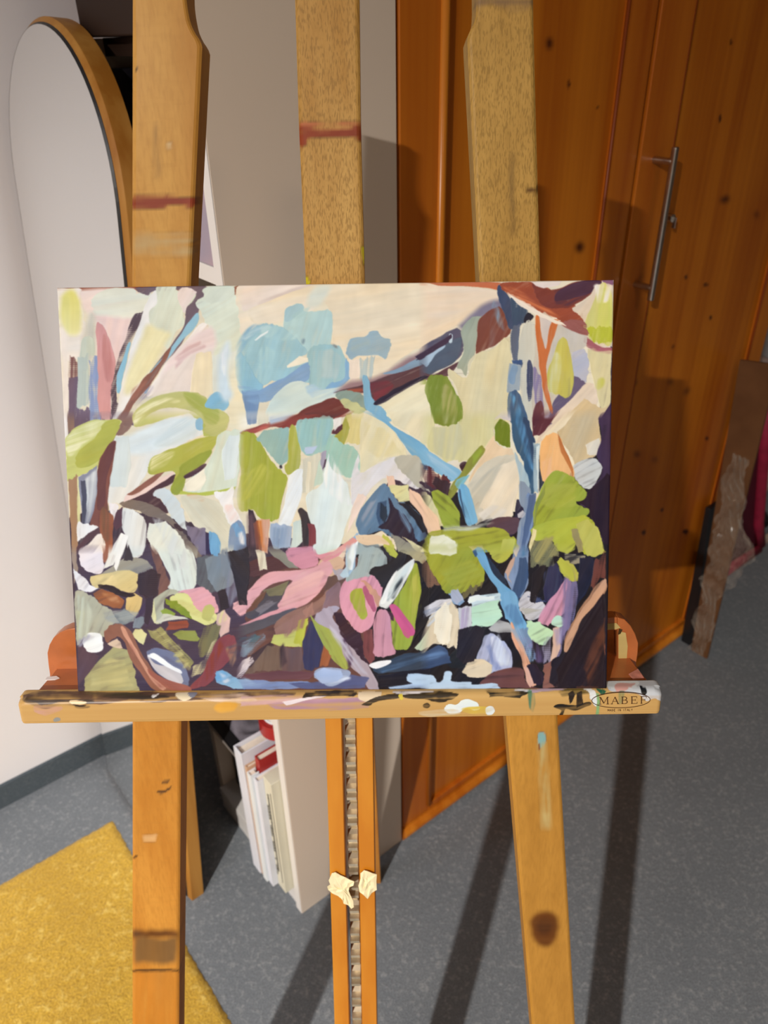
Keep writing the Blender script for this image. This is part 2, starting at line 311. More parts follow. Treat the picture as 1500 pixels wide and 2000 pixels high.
STROKES="""
T 0
q e6d9bd 0 | 100,540 1215,540 1215,1360 100,1360
q 40303e 80 | 130,1010 480,1040 700,1060 760,940 860,950 1000,1010 1060,1060 1130,900 1165,860 1190,700 1215,700 1215,1360 100,1360
q 1f1a20 40 | 700,1060 860,960 1010,1000 1140,900 1180,800 1215,780 1215,1360 690,1360
q 6a4640 10 | 440,1090 700,1090 730,1360 380,1360 420,1200
T 1
q 9a4a30 0 | 40,60 1180,60 1180,110 40,110
p f2e6d8 5 | 50,95 150,85 240,95 240,200 280,420 260,600 100,620 60,300
p efe7a8,e2d876 90,s | 90,130 170,110 225,170 245,260 235,400 190,450 120,430 80,330 75,200
q f3dcd0 20,s | 240,95 640,90 650,130 700,130 640,300 600,480 520,640 480,820 470,1110 380,1110 360,600 340,360 260,260 235,160
q e6e3cf 8 | 440,90 650,95 660,135 750,115 780,140 720,280 640,310 560,330 420,300 340,290 330,180
p efd2ca 80,s | 330,300 560,320 620,330 580,500 510,640 480,700 440,480 400,370
p cfcabc 85,s | 290,300 325,280 340,330 330,620 250,640 240,450
p c9d0c0 88 | 250,470 330,460 340,600 300,620 290,900 210,1020 200,900 225,600
p f6e8da 88,s | 70,380 120,430 130,560 150,700 140,1110 90,1110 85,700
q 8a5a50 88,d | 150,600 215,640 215,780 140,780
q 6f5a6c 88 | 140,770 215,770 205,1010 175,1110 130,1110
q b9c6c0 88,d | 215,640 300,620 300,900 285,1010 200,1010 205,850
q 8d9cc4 88,d | 300,615 360,620 385,800 380,1110 300,1110
p d99a94 84 | 350,360 400,365 450,460 490,640 490,760 465,960 460,1110 385,1110 370,800 360,560
p c07f7c 86,t | 390,460 440,470 480,640 480,780 430,800 400,640
q 74647c 88,d | 175,1010 300,1010 300,1110 175,1110
q 6f5c66 50 | 680,75 1180,70 1190,140 1150,270 1060,420 980,560 860,680 700,870 560,1110 500,1110 560,1000 700,800 900,560 1030,380 1040,250 1110,130 1000,110 800,110 760,140 700,120
q 5c4850 60,d | 640,310 715,280 680,400 640,470 600,560 560,660 530,760 510,900 500,1110 455,1110 470,900 500,660 570,500 600,400
p eeeae4 58 | 830,110 780,150 720,290 640,480 600,640 560,800 510,1000 500,1110 560,1110 620,960 780,700 820,400 850,200
p dfe0c8 70 | 830,80 960,75 970,110 1060,110 1120,140 1090,210 1030,270 1030,380 960,430 900,560 800,420 770,280 830,200
p efdbd0 62 | 980,130 1040,80 1130,115 1110,150 1060,220 1035,280 1010,230
p efe4b4 62,s | 740,370 830,390 930,440 880,520 820,640 720,790 620,900 570,880 600,700 680,520
p 86c0d8 62 | 600,520 630,510 600,600 580,700 560,800 530,890 512,850 540,700
p 8ec4da 45 | 1130,290 1155,290 1140,370 1050,470 960,580 860,700 790,780 740,900 720,860 790,720 900,600 1010,450 1080,350
p f6eee6 45 | 1150,370 1210,370 1150,440 1020,600 900,740 800,890 740,920 800,800 960,590 1080,450
q 8a5a4e 52 | 720,790 820,700 880,600 930,560 860,700 760,840 640,980 560,1110 500,1110 580,990
p b0705a 52,t | 640,870 720,800 740,810 640,960
p 8f80a0 48,t | 740,860 800,830 760,900 690,960 640,1000
q dfe2cc 30 | 1170,110 1240,75 1420,75 1430,140 1480,100 1520,140 1520,640 1260,640 1250,520 1210,370 1130,200 1190,160
p 95604a 40 | 1420,75 1480,72 1500,100 1430,140 1400,120
q dde0cc 45 | 1250,90 1420,85 1420,140 1330,200 1240,220 1180,180
p f0d8d0 20,s | 1210,400 1270,460 1260,560 1100,640 960,700 860,800 920,640 1060,500
p ecdcd0 60,s | 880,740 1100,600 1250,560 1230,760 1180,950 1060,910 880,880 780,910
p d8b4b0 30,dt | 1000,600 1130,500 1200,540 1080,600 980,700
q efdfbc 88 | 1120,600 1240,580 1260,880 1190,950 1130,930 1080,900 1090,740
q dfe0d2 85 | 1255,600 1500,560 1500,1110 1360,1110 1340,940 1260,890
T 0
p efe0c8 12 | 470,556 560,556 640,560 620,600 560,640 480,660 470,610
p efe4c4 0,s | 560,600 470,680 440,800 470,840 520,720
T 2
q f0ddcc 14 | 50,60 540,62 620,80 480,170 200,240 60,270 30,160
p d9c4b6 18,t | 420,110 620,75 600,120 420,160 220,230 200,200
q ecdabc 10 | 600,70 900,60 1520,80 1520,520 1400,560 1160,740 1060,770 900,760 760,560 740,260 600,180 400,240 380,340 180,370 120,260 260,200
q efe0c8 14,s | 120,250 400,190 560,160 520,220 400,260 380,350 180,370 130,330
p dcdccb 10,s | 640,80 760,90 700,180 640,240 560,230
p b5d2cc 75 | 430,230 520,210 560,270 750,270 750,400 735,520 800,545 560,590 430,560 380,420 400,300
p a4cad0 60 | 400,250 500,200 540,240 470,310 400,340
p 9ec8cc 70 | 180,375 250,360 330,380 400,420 480,480 560,560 560,600 520,620 420,690 400,700 560,660 600,800 560,820 400,840 300,800 180,860 40,830 0,700 20,560 100,440
p 84b4cc 55,t | 100,400 250,360 300,390 200,420 80,540 20,700 0,560
p 8cc0d2 80 | 0,640 60,600 180,800 220,840 180,960 60,900 20,830
p b4d2cc 40,t | 200,390 400,400 500,480 420,500 250,480
p 9cc6c8 85 | 560,580 640,540 780,540 830,570 860,640 910,730 870,800 760,860 600,880 580,760 560,660
p 84b0d0 60 | 860,640 915,720 905,770 850,830 800,870 700,880 760,820 850,780
q efe4cc 32 | 410,690 500,620 570,630 575,660 480,690 420,705
q 7ea4cc 28 | 380,780 560,670 575,800 480,830 340,900 280,960 180,960 60,900 180,880
q 7090b8 80 | 60,880 180,900 190,960 170,1110 90,1110 75,960
q 7ea6d0 10,t | 0,830 180,870 270,930 180,990 80,950
p d0dcd2 22 | 270,980 400,840 520,810 640,870 780,860 880,850 760,940 620,1000 480,1050 360,1080 240,1080
p b4ccd2 24,t | 540,820 700,860 860,850 780,900 620,940
q 8fb4d0 24,t | 760,880 880,870 980,850 1000,880 840,900
p 94b2c0 20 | 860,580 900,490 1010,465 1060,420 1110,420 1150,470 1200,490 1210,560 1185,610 1160,645 1110,610 960,615 900,650 870,620
p a8b8b4 20,t | 900,500 1030,480 1060,580 960,600 890,580
q f2dcc4 80 | 890,650 970,640 970,780 910,820 880,770
q b4c4c4 88,d | 970,620 1090,610 1060,780 970,780
p 9a7a7c 24,s | 1060,780 1160,740 1300,660 1440,570 1520,510 1520,600 1400,680 1240,760 1100,830 900,880 780,890 880,820 980,790
p 5c3c40 24 | 1000,830 1200,770 1400,680 1520,720 1520,760 1380,800 1240,890 1100,970 1060,960 1000,900 880,880 760,890
p 74303a 24,t | 1040,830 1180,800 1220,860 1100,960 1070,920
p 7c9cb8 22 | 1150,750 1300,700 1440,620 1520,590 1520,640 1400,710 1240,750
p a0503c 15,t | 860,870 980,860 990,900 860,910
p 8e9c8c 45 | 800,890 880,880 980,910 1010,960 1020,1040 900,1020 860,990 780,930
p 6e3430 26 | 560,1010 740,945 800,955 880,1020 900,1030 760,1110 400,1110 480,1060
p c8c48c 40 | 820,960 870,940 1000,1020 960,1060 880,1020
p 7cb4d0 70 | 980,780 1020,780 1040,880 1080,960 1150,1010 1200,1080 1220,1110 1120,1110 1060,1060 1010,1010 990,900
p e9dfbf 30 | 1100,980 1240,900 1380,840 1520,800 1520,1110 1220,1110 1160,1020
T 3
q c86e46 0 | 0,45 360,40 620,60 600,110 460,90 200,80 0,85
p ecd4b8 5 | 0,90 200,85 460,95 600,120 620,200 520,260 400,260 260,390 120,470 0,560
p e9d2b4 20,s | 0,400 260,300 420,220 560,220 420,290 260,400 0,560
p 80788c 30,s | 300,390 480,230 620,190 640,260 540,300 460,330 440,400
p 5a5468 25 | 0,570 120,480 260,400 320,400 340,540 280,640 180,700 60,760 0,770
p 505c70 25 | 0,590 180,520 320,470 300,620 180,690 60,740 0,745
p a4bcd0 28 | 0,600 120,520 180,490 185,540 120,590 60,680 20,650 0,640
p c8d8e0 80 | 235,440 260,440 250,500 225,500
p 5a3c44 30 | 0,720 100,740 220,680 300,640 230,740 120,760 0,790
q a4a892 70 | 320,420 400,310 470,310 450,400 440,480 420,600 380,700 360,760 320,700 290,680 340,560
q 7a4438 60 | 470,330 540,270 620,230 680,330 690,440 600,510 540,550 430,585 440,480 450,400
p 8a6a64 75,t | 560,290 600,300 580,420 560,540 530,500
p d8ccaa 15 | 430,590 560,550 690,460 720,520 680,650 670,900 680,1110 600,1110 560,900 420,800 370,700 390,640
q dacda4 80 | 240,690 360,760 420,600 560,560 680,500 680,1110 320,1110 330,1000 280,820 220,740
p 8a9636 75 | 0,790 60,770 60,810 0,815
p 7e8c34 78 | 70,780 120,740 200,750 240,800 280,880 320,970 300,1110 110,1110 80,960 50,860
p a4a060 74,t | 180,840 240,830 290,960 280,1080 190,1080
p 3c4868 65 | 600,95 630,80 690,180 760,260 820,300 780,370 700,400 660,320 610,180
q 3e5068 80,d | 690,180 830,200 810,360 700,380
p 2a2630 60 | 820,290 870,320 820,370 790,360
p 9a4a32 25 | 620,60 860,50 960,90 1200,250 1240,330 1240,420 1060,350 900,270 700,150
p 7c3c30 30 | 860,50 1000,110 1180,60 1380,45 1280,160 1160,240 1100,260 960,240 880,140
p 50303c 25 | 1060,110 1200,60 1380,45 1300,140 1160,180 1020,190
p f0dcc8 28 | 680,150 760,170 900,270 1060,340 1040,350 900,300 760,200
q e4cfc0 10 | 840,45 1080,50 1050,80 940,100 880,80
q 8a5a70 0 | 1370,40 1465,40 1460,90 1390,75
q d8c6b0 50 | 1150,250 1300,160 1340,70 1460,80 1460,540 1250,540 1240,330
p d0c878 82 | 1270,310 1370,80 1420,90 1455,200 1455,500 1360,510 1290,480 1240,400
p c6c864 84,t | 1370,120 1420,140 1440,400 1380,460 1330,400
p b8b83a 80,d | 1280,410 1460,410 1450,510 1340,520 1290,470
p 9c5a5c -15,d | 1250,460 1380,540 1460,540 1450,590 1340,570 1250,520
q c8bcac 85 | 900,300 1040,340 1240,420 1250,540 1180,600 1150,780 1260,810 1280,1110 880,1110 850,700
p d0c0b4 85 | 900,300 1020,350 950,600 900,400
p 9a5a4e -30,d | 1060,340 1230,340 1250,440 1160,420
q b8b4bc 30 | 1160,580 1250,550 1290,640 1260,800 1150,760
p 6a5a70 40 | 1150,760 1260,810 1180,900 1080,1020 1020,1100 960,1110 1000,960 1060,880
q d2c69a 80 | 1270,560 1460,560 1440,960 1380,1040 1330,900 1290,700
p c0bc58 85,t | 1340,780 1390,790 1380,850 1330,860
p c2b85c 86 | 1060,470 1110,480 1150,640 1160,800 1130,920 1060,900 980,860 970,740 1010,600
p d0cca0 86,t | 1000,600 1060,600 1040,860 980,860
p c46c3c 82 | 880,320 910,330 950,560 1000,350 1050,350 980,580 960,700 970,840 1000,1010 980,1020 930,840 900,640 880,420
q c8c4b4 85,d | 790,380 860,360 880,560 860,700 850,900 860,1110 780,1110 760,800 740,640
q 5c6478 82,d | 690,400 760,370 740,640 780,640 770,680 700,660 680,560
q 38507c 5 | 700,635 780,635 780,665 710,665
q 98a4ac 85 | 680,660 770,670 760,860 700,880 665,880 670,740
p 7c98b4 85 | 690,680 740,690 720,820 680,810
p 3c5c84 80 | 680,880 740,875 780,960 810,1110 690,1110 670,980
p 5a9cc8 78,t | 690,900 720,900 760,1000 780,1110 740,1110
p 40486a 88,d | 815,660 850,650 860,780 840,920 820,900
p 8c7c9c 85,d | 860,700 900,720 930,840 940,1000 880,960
p 6a3a3c 80 | 880,950 930,960 940,1110 850,1110
q e6cdb0 45 | 1020,1060 1150,920 1260,810 1330,840 1340,980 1300,980 1280,1110 1000,1110
q cfb68c 50 | 1060,1110 1240,920 1330,980 1380,1000 1440,960 1380,1060 1340,1110
q 45304a 80 | 1450,940 1440,1110 1340,1110 1390,1030
T 0
q 4a3a4c 5 | 143,1062 480,1062 480,1352 150,1350 146,1160
q 1e1a20 50 | 820,1138 1030,1086 1080,1080 1184,1086 1186,1341 820,1341
T 4
q 6a5668 88 | 130,0 640,0 640,120 480,110 300,80 180,170 130,190
q 8a6c60 88,d | 130,0 175,0 175,190 130,190
q 8c9cc8 88,d | 290,0 380,0 380,90 290,90
q e0b0a8 88,d | 385,0 455,0 455,80 385,80
p eceae4 60 | 500,0 560,0 500,70 470,70
p 8f6a5c 60 | 560,0 640,0 620,120 500,240 420,320 480,120
q f2e6dc 88 | 90,0 130,0 135,190 110,210
q e8e6de 70 | 640,200 900,60 1100,30 1180,120 1180,180 900,330 740,470 600,700 430,700 430,600 470,400 500,200
p dfe6e4 20,s | 700,140 900,60 1080,60 1120,160 900,280 700,330 560,320 520,240
p d0dcdc 30,t | 1000,70 1140,70 1110,190 900,280 800,260
q dce0d8 85 | 500,200 600,200 620,420 580,600 440,590 470,420
p c4c878 15 | 120,210 300,80 400,75 540,75 500,200 360,430 240,490 120,540 115,400
p f0ecc4 20,t | 120,210 300,90 420,80 360,180 240,260 180,330 125,340
p b4b450 22 | 200,330 340,220 420,90 540,80 480,240 350,400 200,430
q 7c4a44 82 | 380,380 500,240 470,480 430,700 480,1110 410,1110 380,940 300,880 340,700 360,560
p 6a3c3c 70 | 420,300 500,250 430,520 420,700 360,760 350,500
q a88060 88,d | 130,540 205,520 210,800 200,1110 150,1110 140,800
q e8e0a0 88 | 195,530 215,530 225,900 205,900
q 8a8ca0 86 | 215,510 350,430 355,620 330,780 290,870 240,920 225,720
q d8dad8 86,t | 270,520 350,440 350,640 320,760 270,880
q 4c4c60 86 | 225,540 260,540 270,780 250,920 235,860
p f6f0ea 88 | 200,870 260,880 350,880 360,920 240,980 200,1010
p f4ecea 75 | 520,730 500,780 480,860 440,740 470,720
p 9a5a40 85 | 380,760 430,770 480,830 470,1000 460,1110 400,1110 370,960
q 5a3c44 40 | 190,1060 280,960 370,900 370,950 280,1030 190,1110
p f4e8dc 60 | 200,1110 290,1030 370,960 410,1110
p 4a2c34 30 | 590,660 740,600 900,510 970,490 960,540 860,600 800,650 880,720 900,790 820,780 720,720 640,710 590,720
p 7a6a60 25 | 520,720 640,690 800,740 920,820 1000,900 1060,1000 1160,1110 1060,1110 980,960 900,860 740,820 680,780 600,760
p 3c2a38 40 | 960,870 1020,890 1010,930 960,910
q f4d4c4 30 | 590,650 760,560 940,470 940,490 830,570 680,660 590,700 560,710
p 8a5a50 30 | 580,640 700,560 820,480 880,430 900,460 780,560 640,640
p b0b04c 30 | 740,470 770,380 900,310 1100,240 1300,190 1240,330 1160,430 1060,500 1000,600 930,640 940,560 960,490 900,470 780,500
p e8e0a8 28,t | 760,470 780,380 860,330 960,320 900,400 800,460
q 98a03c 45 | 1010,420 1200,310 1240,330 1160,420 1050,500 1010,640 930,650 940,560 980,500
p 4a2c38 30 | 1040,500 1180,420 1200,430 1140,490 1040,530
p b8b85c 50 | 1180,0 1300,20 1370,30 1370,130 1310,190 1240,200 1180,180 1160,90 1080,20 1100,0
p c8b070 50,t | 1300,40 1375,40 1360,120 1300,150
p f4dccc 60 | 1330,20 1370,70 1350,140 1300,150 1340,90
p c4c070 8 | 640,40 680,0 1200,0 1200,60 1100,20 900,60 760,110 650,130
p f4ecc4 12,t | 640,0 760,0 700,60 640,60
p 94bcd0 80 | 1120,90 1170,70 1180,110 1150,150 1120,150
q d8e0cc 75 | 1300,180 1470,160 1480,300 1440,560 1420,600 1240,640 1040,620 1100,500 1190,440 1260,320
q e4e8e0 85 | 1320,320 1380,200 1460,180 1470,280 1420,520 1330,560
q f2ecd8 40 | 1030,560 1100,500 1180,440 1200,540 1150,620 1040,620
q b4bc50 8 | 1000,630 1160,640 1440,590 1430,610 1200,660 1000,655
q ded6bc -50 | 1010,660 1180,670 1300,720 1380,860 1370,1110 1300,1110 1290,980 1200,940 1100,880 1030,760
p d8a070 10,t | 1060,640 1180,670 1160,700 1060,670
p f6f0ea 55 | 1260,640 1350,630 1420,590 1410,720 1470,880 1380,880 1320,740
p f2d6ca 58,t | 1340,740 1400,740 1450,840 1400,870
q e6e6e0 80 | 550,760 640,770 720,840 740,920 700,1110 590,1110 580,980 540,900
q e8e8d8 55 | 750,880 880,850 940,900 1020,1000 1080,1110 800,1110 740,980
q d4dad8 45 | 780,650 870,600 1020,760 1040,900 1100,940 1000,900 900,780 840,700
q f8f6ee 68 | 540,940 580,940 560,1060 530,1110 450,1110 490,1020
q 2a2230 88 | 560,1020 580,990 600,1110 540,1110
q 5a3a48 80 | 500,790 550,740 550,900 500,940 480,880
q 78708c 60 | 1040,880 1200,910 1190,1110 1150,1110 1050,960
q 35284c 82 | 1190,950 1240,970 1250,1110 1185,1110
p 6aa8d0 82 | 1220,950 1280,960 1310,1040 1300,1110 1240,1110
p 7c94b4 75 | 1390,890 1460,860 1500,980 1490,1110 1380,1110 1370,960
p 6aa0d0 72 | 1400,890 1450,880 1490,1000 1440,980
T 5
q 8c3c34 20 | 40,170 200,120 400,60 560,10 600,0 900,0 880,40 760,70 740,50 600,50 400,150 280,140 120,190 50,190
p c8665a 12,t | 50,175 200,130 280,100 240,150 80,190
p 503034 25 | 540,20 700,0 900,0 860,30 760,70 700,50
q f0ecdc 10,s | 0,0 520,0 400,60 200,110 40,170 0,170
q 8298b8 88 | 80,0 175,0 170,120 100,130
q dcd6c0 85 | 180,0 270,0 260,100 180,120
q a8bcd4 15,t | 270,60 400,20 540,0 400,80 280,110
q a4a83c 88 | 45,190 160,190 280,380 400,500 400,560 370,680 340,800 330,840 260,850 180,840 130,770 40,780 10,690 20,600 40,500
q b4b44c 60,t | 20,520 200,420 300,480 200,640 60,700
q 96b8ac 75 | 160,230 220,160 420,140 430,380 350,440 300,380
q b0b04c 85 | 430,130 480,130 510,300 510,340 500,460 400,500 380,430 420,380
q 9cc4b8 78 | 490,100 600,55 740,55 760,100 740,200 720,290 600,340 520,310 480,200
q 94c0bc 78,t | 620,80 750,80 740,240 640,300
q b8c8e0 20 | 540,290 640,270 600,340 540,350
q a0c8b4 70 | 740,200 830,200 850,270 930,310 960,400 960,500 860,520 760,470 700,340
q c4d4c0 80 | 590,400 700,380 700,560 600,600 560,500
q d8d0b8 85 | 520,380 600,340 660,330 600,640 520,640
q e8dcc0 88 | 560,400 590,400 580,640 550,640
q a09cb4 82 | 665,330 710,310 700,420 680,480 670,420
q 503c50 82 | 690,390 705,380 695,440 675,460
q f0f0ec 65 | 430,500 520,450 530,520 500,700 420,900 350,920 330,880 370,740 400,600
q dfe8e2 80 | 560,640 680,560 720,340 740,440 860,560 900,700 920,740 860,900 800,1060 760,1110 610,1110 610,960 560,760
q eeeeea 82,t | 680,500 740,350 800,460 860,620 900,740 820,740 720,640
q f0e8dc 75,t | 740,350 780,420 840,500 800,560
q a8a448 80 | 770,200 830,120 860,40 900,20 880,180 850,260
q d8c888 75 | 860,40 1000,30 970,280 850,260 890,150
q 5a2c34 40 | 760,170 830,110 840,150 800,190 750,195
q efe8e0 70 | 770,80 830,60 820,120 770,160
q e6d8b0 75 | 1000,40 1110,60 1240,200 1340,340 1240,360 1180,380 1080,440 1040,600 970,640 970,200
q e0cf9c 60,t | 990,100 1160,160 1300,330 1100,380 1000,300
q e2d6b4 60 | 1180,0 1500,0 1500,300 1400,220 1240,120
q 6cacd0 -35 | 960,0 1150,0 1180,70 1240,140 1400,220 1500,300 1500,440 1420,420 1300,260 1220,160 1140,90 1040,35
q 94bcd0 -35,t | 1000,0 1120,0 1200,110 1120,60
q e4dcd8 50 | 960,500 1060,440 1180,380 1240,370 1300,480 1420,600 1340,590 1200,520 1100,560 960,740 920,740 890,560 960,340
q bcb4a0 55 | 1240,370 1380,360 1460,450 1420,560 1500,640 1440,620 1330,540 1260,440
q ecd4c4 60 | 960,640 1020,680 960,800 900,900 860,960 900,780
q 5a7c9c 62 | 1130,570 1200,600 1250,700 1340,720 1420,800 1480,950 1490,980 1400,1020 1340,950 1200,970 1130,930 980,970 940,900 960,800 1040,660
q 2c2234 60 | 1180,680 1240,760 1340,860 1380,960 1400,1040 1240,1000 1180,930 1110,910 1170,860 1190,780
q 3c5474 70 | 1100,710 1170,700 1170,860 1120,900 1090,800
q 28222c 55 | 1260,720 1340,720 1440,830 1460,930 1400,860 1320,760
q e8c0a4 62 | 1160,520 1220,520 1240,600 1180,590
q ded69c 30 | 1180,590 1340,580 1360,700 1260,710
q ecc4a8 -58 | 1340,590 1420,640 1500,800 1500,960 1440,830 1350,700
q ecd8b8 55 | 980,960 1120,930 1240,1010 1250,1080 1160,1040 1100,1060 1000,1000
q bcbc54 50 | 1140,950 1210,1000 1250,1110 1180,1110 1120,1000
q 8f8c80 45 | 1200,950 1400,1050 1500,1110 1260,1110
q d8cc9c 45 | 1280,980 1440,1060 1500,1110 1420,1110
q 9cacac 60 | 960,1000 1110,1040 1130,1110 900,1110
q 94bce0 70 | 880,1000 940,960 960,990 900,1110 860,1110
q f2f2f0 65 | 930,1000 955,990 920,1110 900,1110
q e09c94 30 | 800,1060 900,980 940,1000 870,1080 760,1110
q 30222c 86 | 100,770 140,780 190,920 200,1110 110,1110
q 8c4a34 86 | 140,850 180,850 210,1110 170,1110
q dca484 88 | 200,850 270,850 260,1000 250,1110 200,1110
q d07838 88,t | 170,850 210,850 230,1060 200,1060
q a0b0c8 85 | 270,870 330,880 440,900 430,1060 300,1080 270,980
q 7c98bc 85,t | 290,900 400,900 380,1060 300,1060
q cfd8cc 85 | 440,860 520,840 520,1000 460,1060 420,1060
q 3c3030 82 | 490,760 560,790 580,860 620,960 600,1050 540,1060 520,960 510,860
q 7c3840 86 | 560,880 610,880 620,1030 560,1060
q d893a4 10 | 400,1060 600,1050 610,1110 400,1110
T 6
q d8cf9c 82 | 0,0 100,0 120,120 90,280 0,260
q d6cc96 84 | 330,0 640,0 560,130 560,200 480,280 420,290 380,380 300,400 220,440 150,340 60,280 100,140 240,120 330,80
q c4c09c 84,t | 100,140 300,100 340,240 260,380 120,330
q 7a8430 78 | 100,0 300,0 290,100 220,125 130,110
q a4a468 74,t | 170,0 290,0 270,100 190,120
q d8c8c0 70 | 560,100 640,0 690,0 690,90 610,70
q 6c7c24 80 | 570,140 610,75 690,120 690,280 640,280 580,230
q e4c8a4 60 | 480,300 560,200 590,260 700,300 720,360 600,400 380,560 440,400 490,330
q d4c8b0 50 | 380,560 500,400 720,340 760,420 760,500 720,700 700,800 540,820 440,860 400,860 360,600
q e6d6bc 55 | 450,740 600,420 740,370 750,500 740,600 700,800 560,820
q c0b8a4 48,t | 380,560 560,440 640,390 560,560 440,760 400,720
q ded2c0 40,t | 440,780 560,720 660,760 640,800 500,850
q e0d8c8 40 | 210,400 300,390 320,460 280,480 230,450
p 74b4dc -32 | 0,280 120,340 240,420 320,490 240,540 160,480 40,420 0,400
p a8cce8 -32,t | 60,330 160,390 280,480 240,500 140,440
p 402428 30 | 310,410 350,395 370,410 340,460 315,450
q 5c2c30 88,d | 20,430 110,430 160,490 240,540 200,620 120,590 40,560
q 302230 50 | 0,400 60,430 20,520 60,620 0,600
q 3c2830 70 | 120,500 240,550 210,660 140,600 100,560
q 8c8c3c 62 | 310,490 400,340 460,280 490,320 440,400 360,500 320,560 240,680 210,660 260,540
q 94a83c 55,t | 400,340 460,290 480,320 400,420
q 74b8c4 50 | 290,520 380,490 340,560 360,600 300,600 270,570
q 68b0dc -74 | 300,590 350,580 400,680 430,820 430,860 360,880 330,780 300,680
q 3c5c80 -74 | 295,600 310,600 350,820 330,780
q 2c2438 60 | 740,680 800,660 800,860 700,940 660,920 720,800
p 5a4048 20 | 500,870 580,810 680,800 760,840 730,920 680,940 600,890
q 345878 76 | 690,0 770,0 830,120 870,260 880,400 870,620 830,640 800,500 780,400 720,280 695,180
q 2c4468 76 | 780,50 830,100 870,240 880,400 850,400 780,200
q 4c88b8 78,t | 700,0 760,0 830,240 870,480 840,440 740,140
q a4bcc4 84 | 720,320 760,380 790,440 830,560 820,620 790,700 750,690 760,560
q 8c98a8 86 | 760,540 830,600 830,720 800,960 720,1070 740,900 790,760 750,690
q c4bcbc 45 | 740,790 780,760 800,790 780,820 745,815
q 7088b0 88,d | 790,640 880,640 860,860 800,1077 740,1077 760,900
q 4c6490 88 | 830,640 880,640 860,800 810,980 780,1077 760,1077
q 9cb0b8 88,d | 860,260 910,260 910,400 890,640 860,640
q d4dcd8 88,d | 880,280 905,280 900,600 885,620
q 2e3440 88 | 905,340 930,400 940,540 900,620
q 5c2c34 70 | 860,0 1080,0 960,140 920,190 860,200
q a89cac 50,t | 920,0 1070,0 980,70 930,60
q e0c8ac 45 | 870,270 920,190 1060,60 1120,0 1170,0 1080,120 940,240
q cdb48a 70 | 1080,100 1160,0 1400,0 1350,80 1370,200 1370,300 1330,340 1240,380 1170,420 1120,320 1040,180
q e6d4b4 50 | 910,220 1060,80 1130,0 1200,0 1100,120 1040,170 950,240
q d8d0c0 60 | 1250,270 1360,210 1370,300 1330,350 1260,340
q c8c8c4 30 | 1170,420 1260,370 1330,370 1380,440 1330,540 1280,600 1220,580 1160,500
q 443048 85 | 1400,20 1450,0 1450,640 1420,640 1440,900 1380,1000 1290,820 1280,760 1200,700 1260,640 1340,540 1380,440 1330,350 1370,210 1350,80
q 2c1c28 80 | 1330,560 1440,500 1440,960 1400,1000 1300,840 1270,760 1190,690 1250,640
q ecb478 80 | 920,240 1040,190 1100,320 1160,440 1160,540 1130,500 1060,470 1000,470 1000,520 930,540
q e8b890 80,t | 920,400 1000,360 1000,520 930,560
q b86c38 -65 | 1045,180 1110,320 1160,460 1170,540 1140,470 1070,330
q 9aa43c 55 | 950,540 1010,470 1060,470 1150,510 1200,560 1260,620 1240,680 1180,690 1240,740 1280,760 1270,800 1180,850 1000,900 880,900 860,800 880,700
q a4a848 30,t | 960,560 1180,560 1180,720 1000,740 900,700
q 8c9040 70 | 880,700 950,560 940,640 900,720 860,900 850,900
q b0b440 35 | 870,880 1180,800 1270,800 1340,880 1390,1040 1390,1077 1240,1077 1190,980 1160,900 1180,1000 1140,1060 1060,1060 1000,990 920,1000 860,960
q bcb454 60 | 1180,860 1280,820 1350,900 1390,1040 1380,1077 1260,1077 1210,960
q 94885c 60 | 1150,900 1190,900 1230,1060 1190,1077
q 6c6850 25 | 850,1000 980,980 1040,1060 1060,1100 840,1100
q e4d4a0 78 | 880,900 870,960 830,1077 815,1050 850,900
q 98a43c -40 | 90,620 140,610 220,660 300,760 310,880 180,890 140,840
q d8cc98 60 | 0,620 60,620 100,680 150,800 180,880 140,880 60,760
q e8c4a4 -60 | 0,700 40,700 120,800 170,920 160,970 80,950 40,860
q 28202c -60 | 0,800 60,900 60,1000 0,1000
q a0a43c 10 | 170,900 500,880 590,880 660,910 690,960 720,960 720,1077 500,1077 60,1077 60,960
q b8b858 70 | 620,980 720,970 710,1077 600,1077
q dfe2cc 35 | 80,960 180,945 270,990 290,1060 280,1077 60,1077
q f0f0ec 40,t | 180,945 270,980 290,1040 260,1030
q c0c4b4 8,t | 180,880 340,870 560,850 400,910 180,910
q 5c8cb4 30 | 400,1050 470,1030 510,1077 400,1077
T 7
q 9a8a80 88 | 150,0 195,0 200,200 170,320 160,200
q 4c3a48 40 | 190,60 270,0 380,0 240,180 200,180
p f2e6e6 30 | 220,50 280,0 370,0 410,100 410,190 380,230 300,210 230,170
q 9a6250 88 | 380,0 450,0 440,140 410,140 400,40
q f4f0e6 72 | 450,0 560,0 530,80 480,170 400,210 440,120
q 4a4048 60 | 540,60 560,0 600,100 560,120
q e2e6e0 85 | 590,0 740,0 720,60 640,110 600,110
q 7a5650 60 | 740,0 800,40 860,140 900,240 920,310 880,350 820,400 830,260 800,180
q 9c9a90 25 | 420,200 560,110 700,110 760,140 780,200 720,260 640,280 500,230 380,240
q 7a7c84 25,t | 620,200 760,150 770,220 680,260
q dfc98c 30 | 300,250 480,220 600,210 700,260 680,320 640,380 560,370 440,320 340,340
q e8d49c 50,t | 320,260 480,230 540,340 400,320
q 3c2c38 40 | 660,300 740,220 830,240 820,400 780,440 690,400
q f4f0f0 50 | 170,190 230,240 300,320 360,350 300,380 200,360 180,280
q b8b49c 60 | 175,370 280,380 400,470 470,520 500,600 440,640 400,720 260,700 190,780 175,560
q a4a49c 10,t | 380,500 620,520 640,600 500,620 420,590
q c8c89c 85,t | 190,500 250,520 220,700 185,760
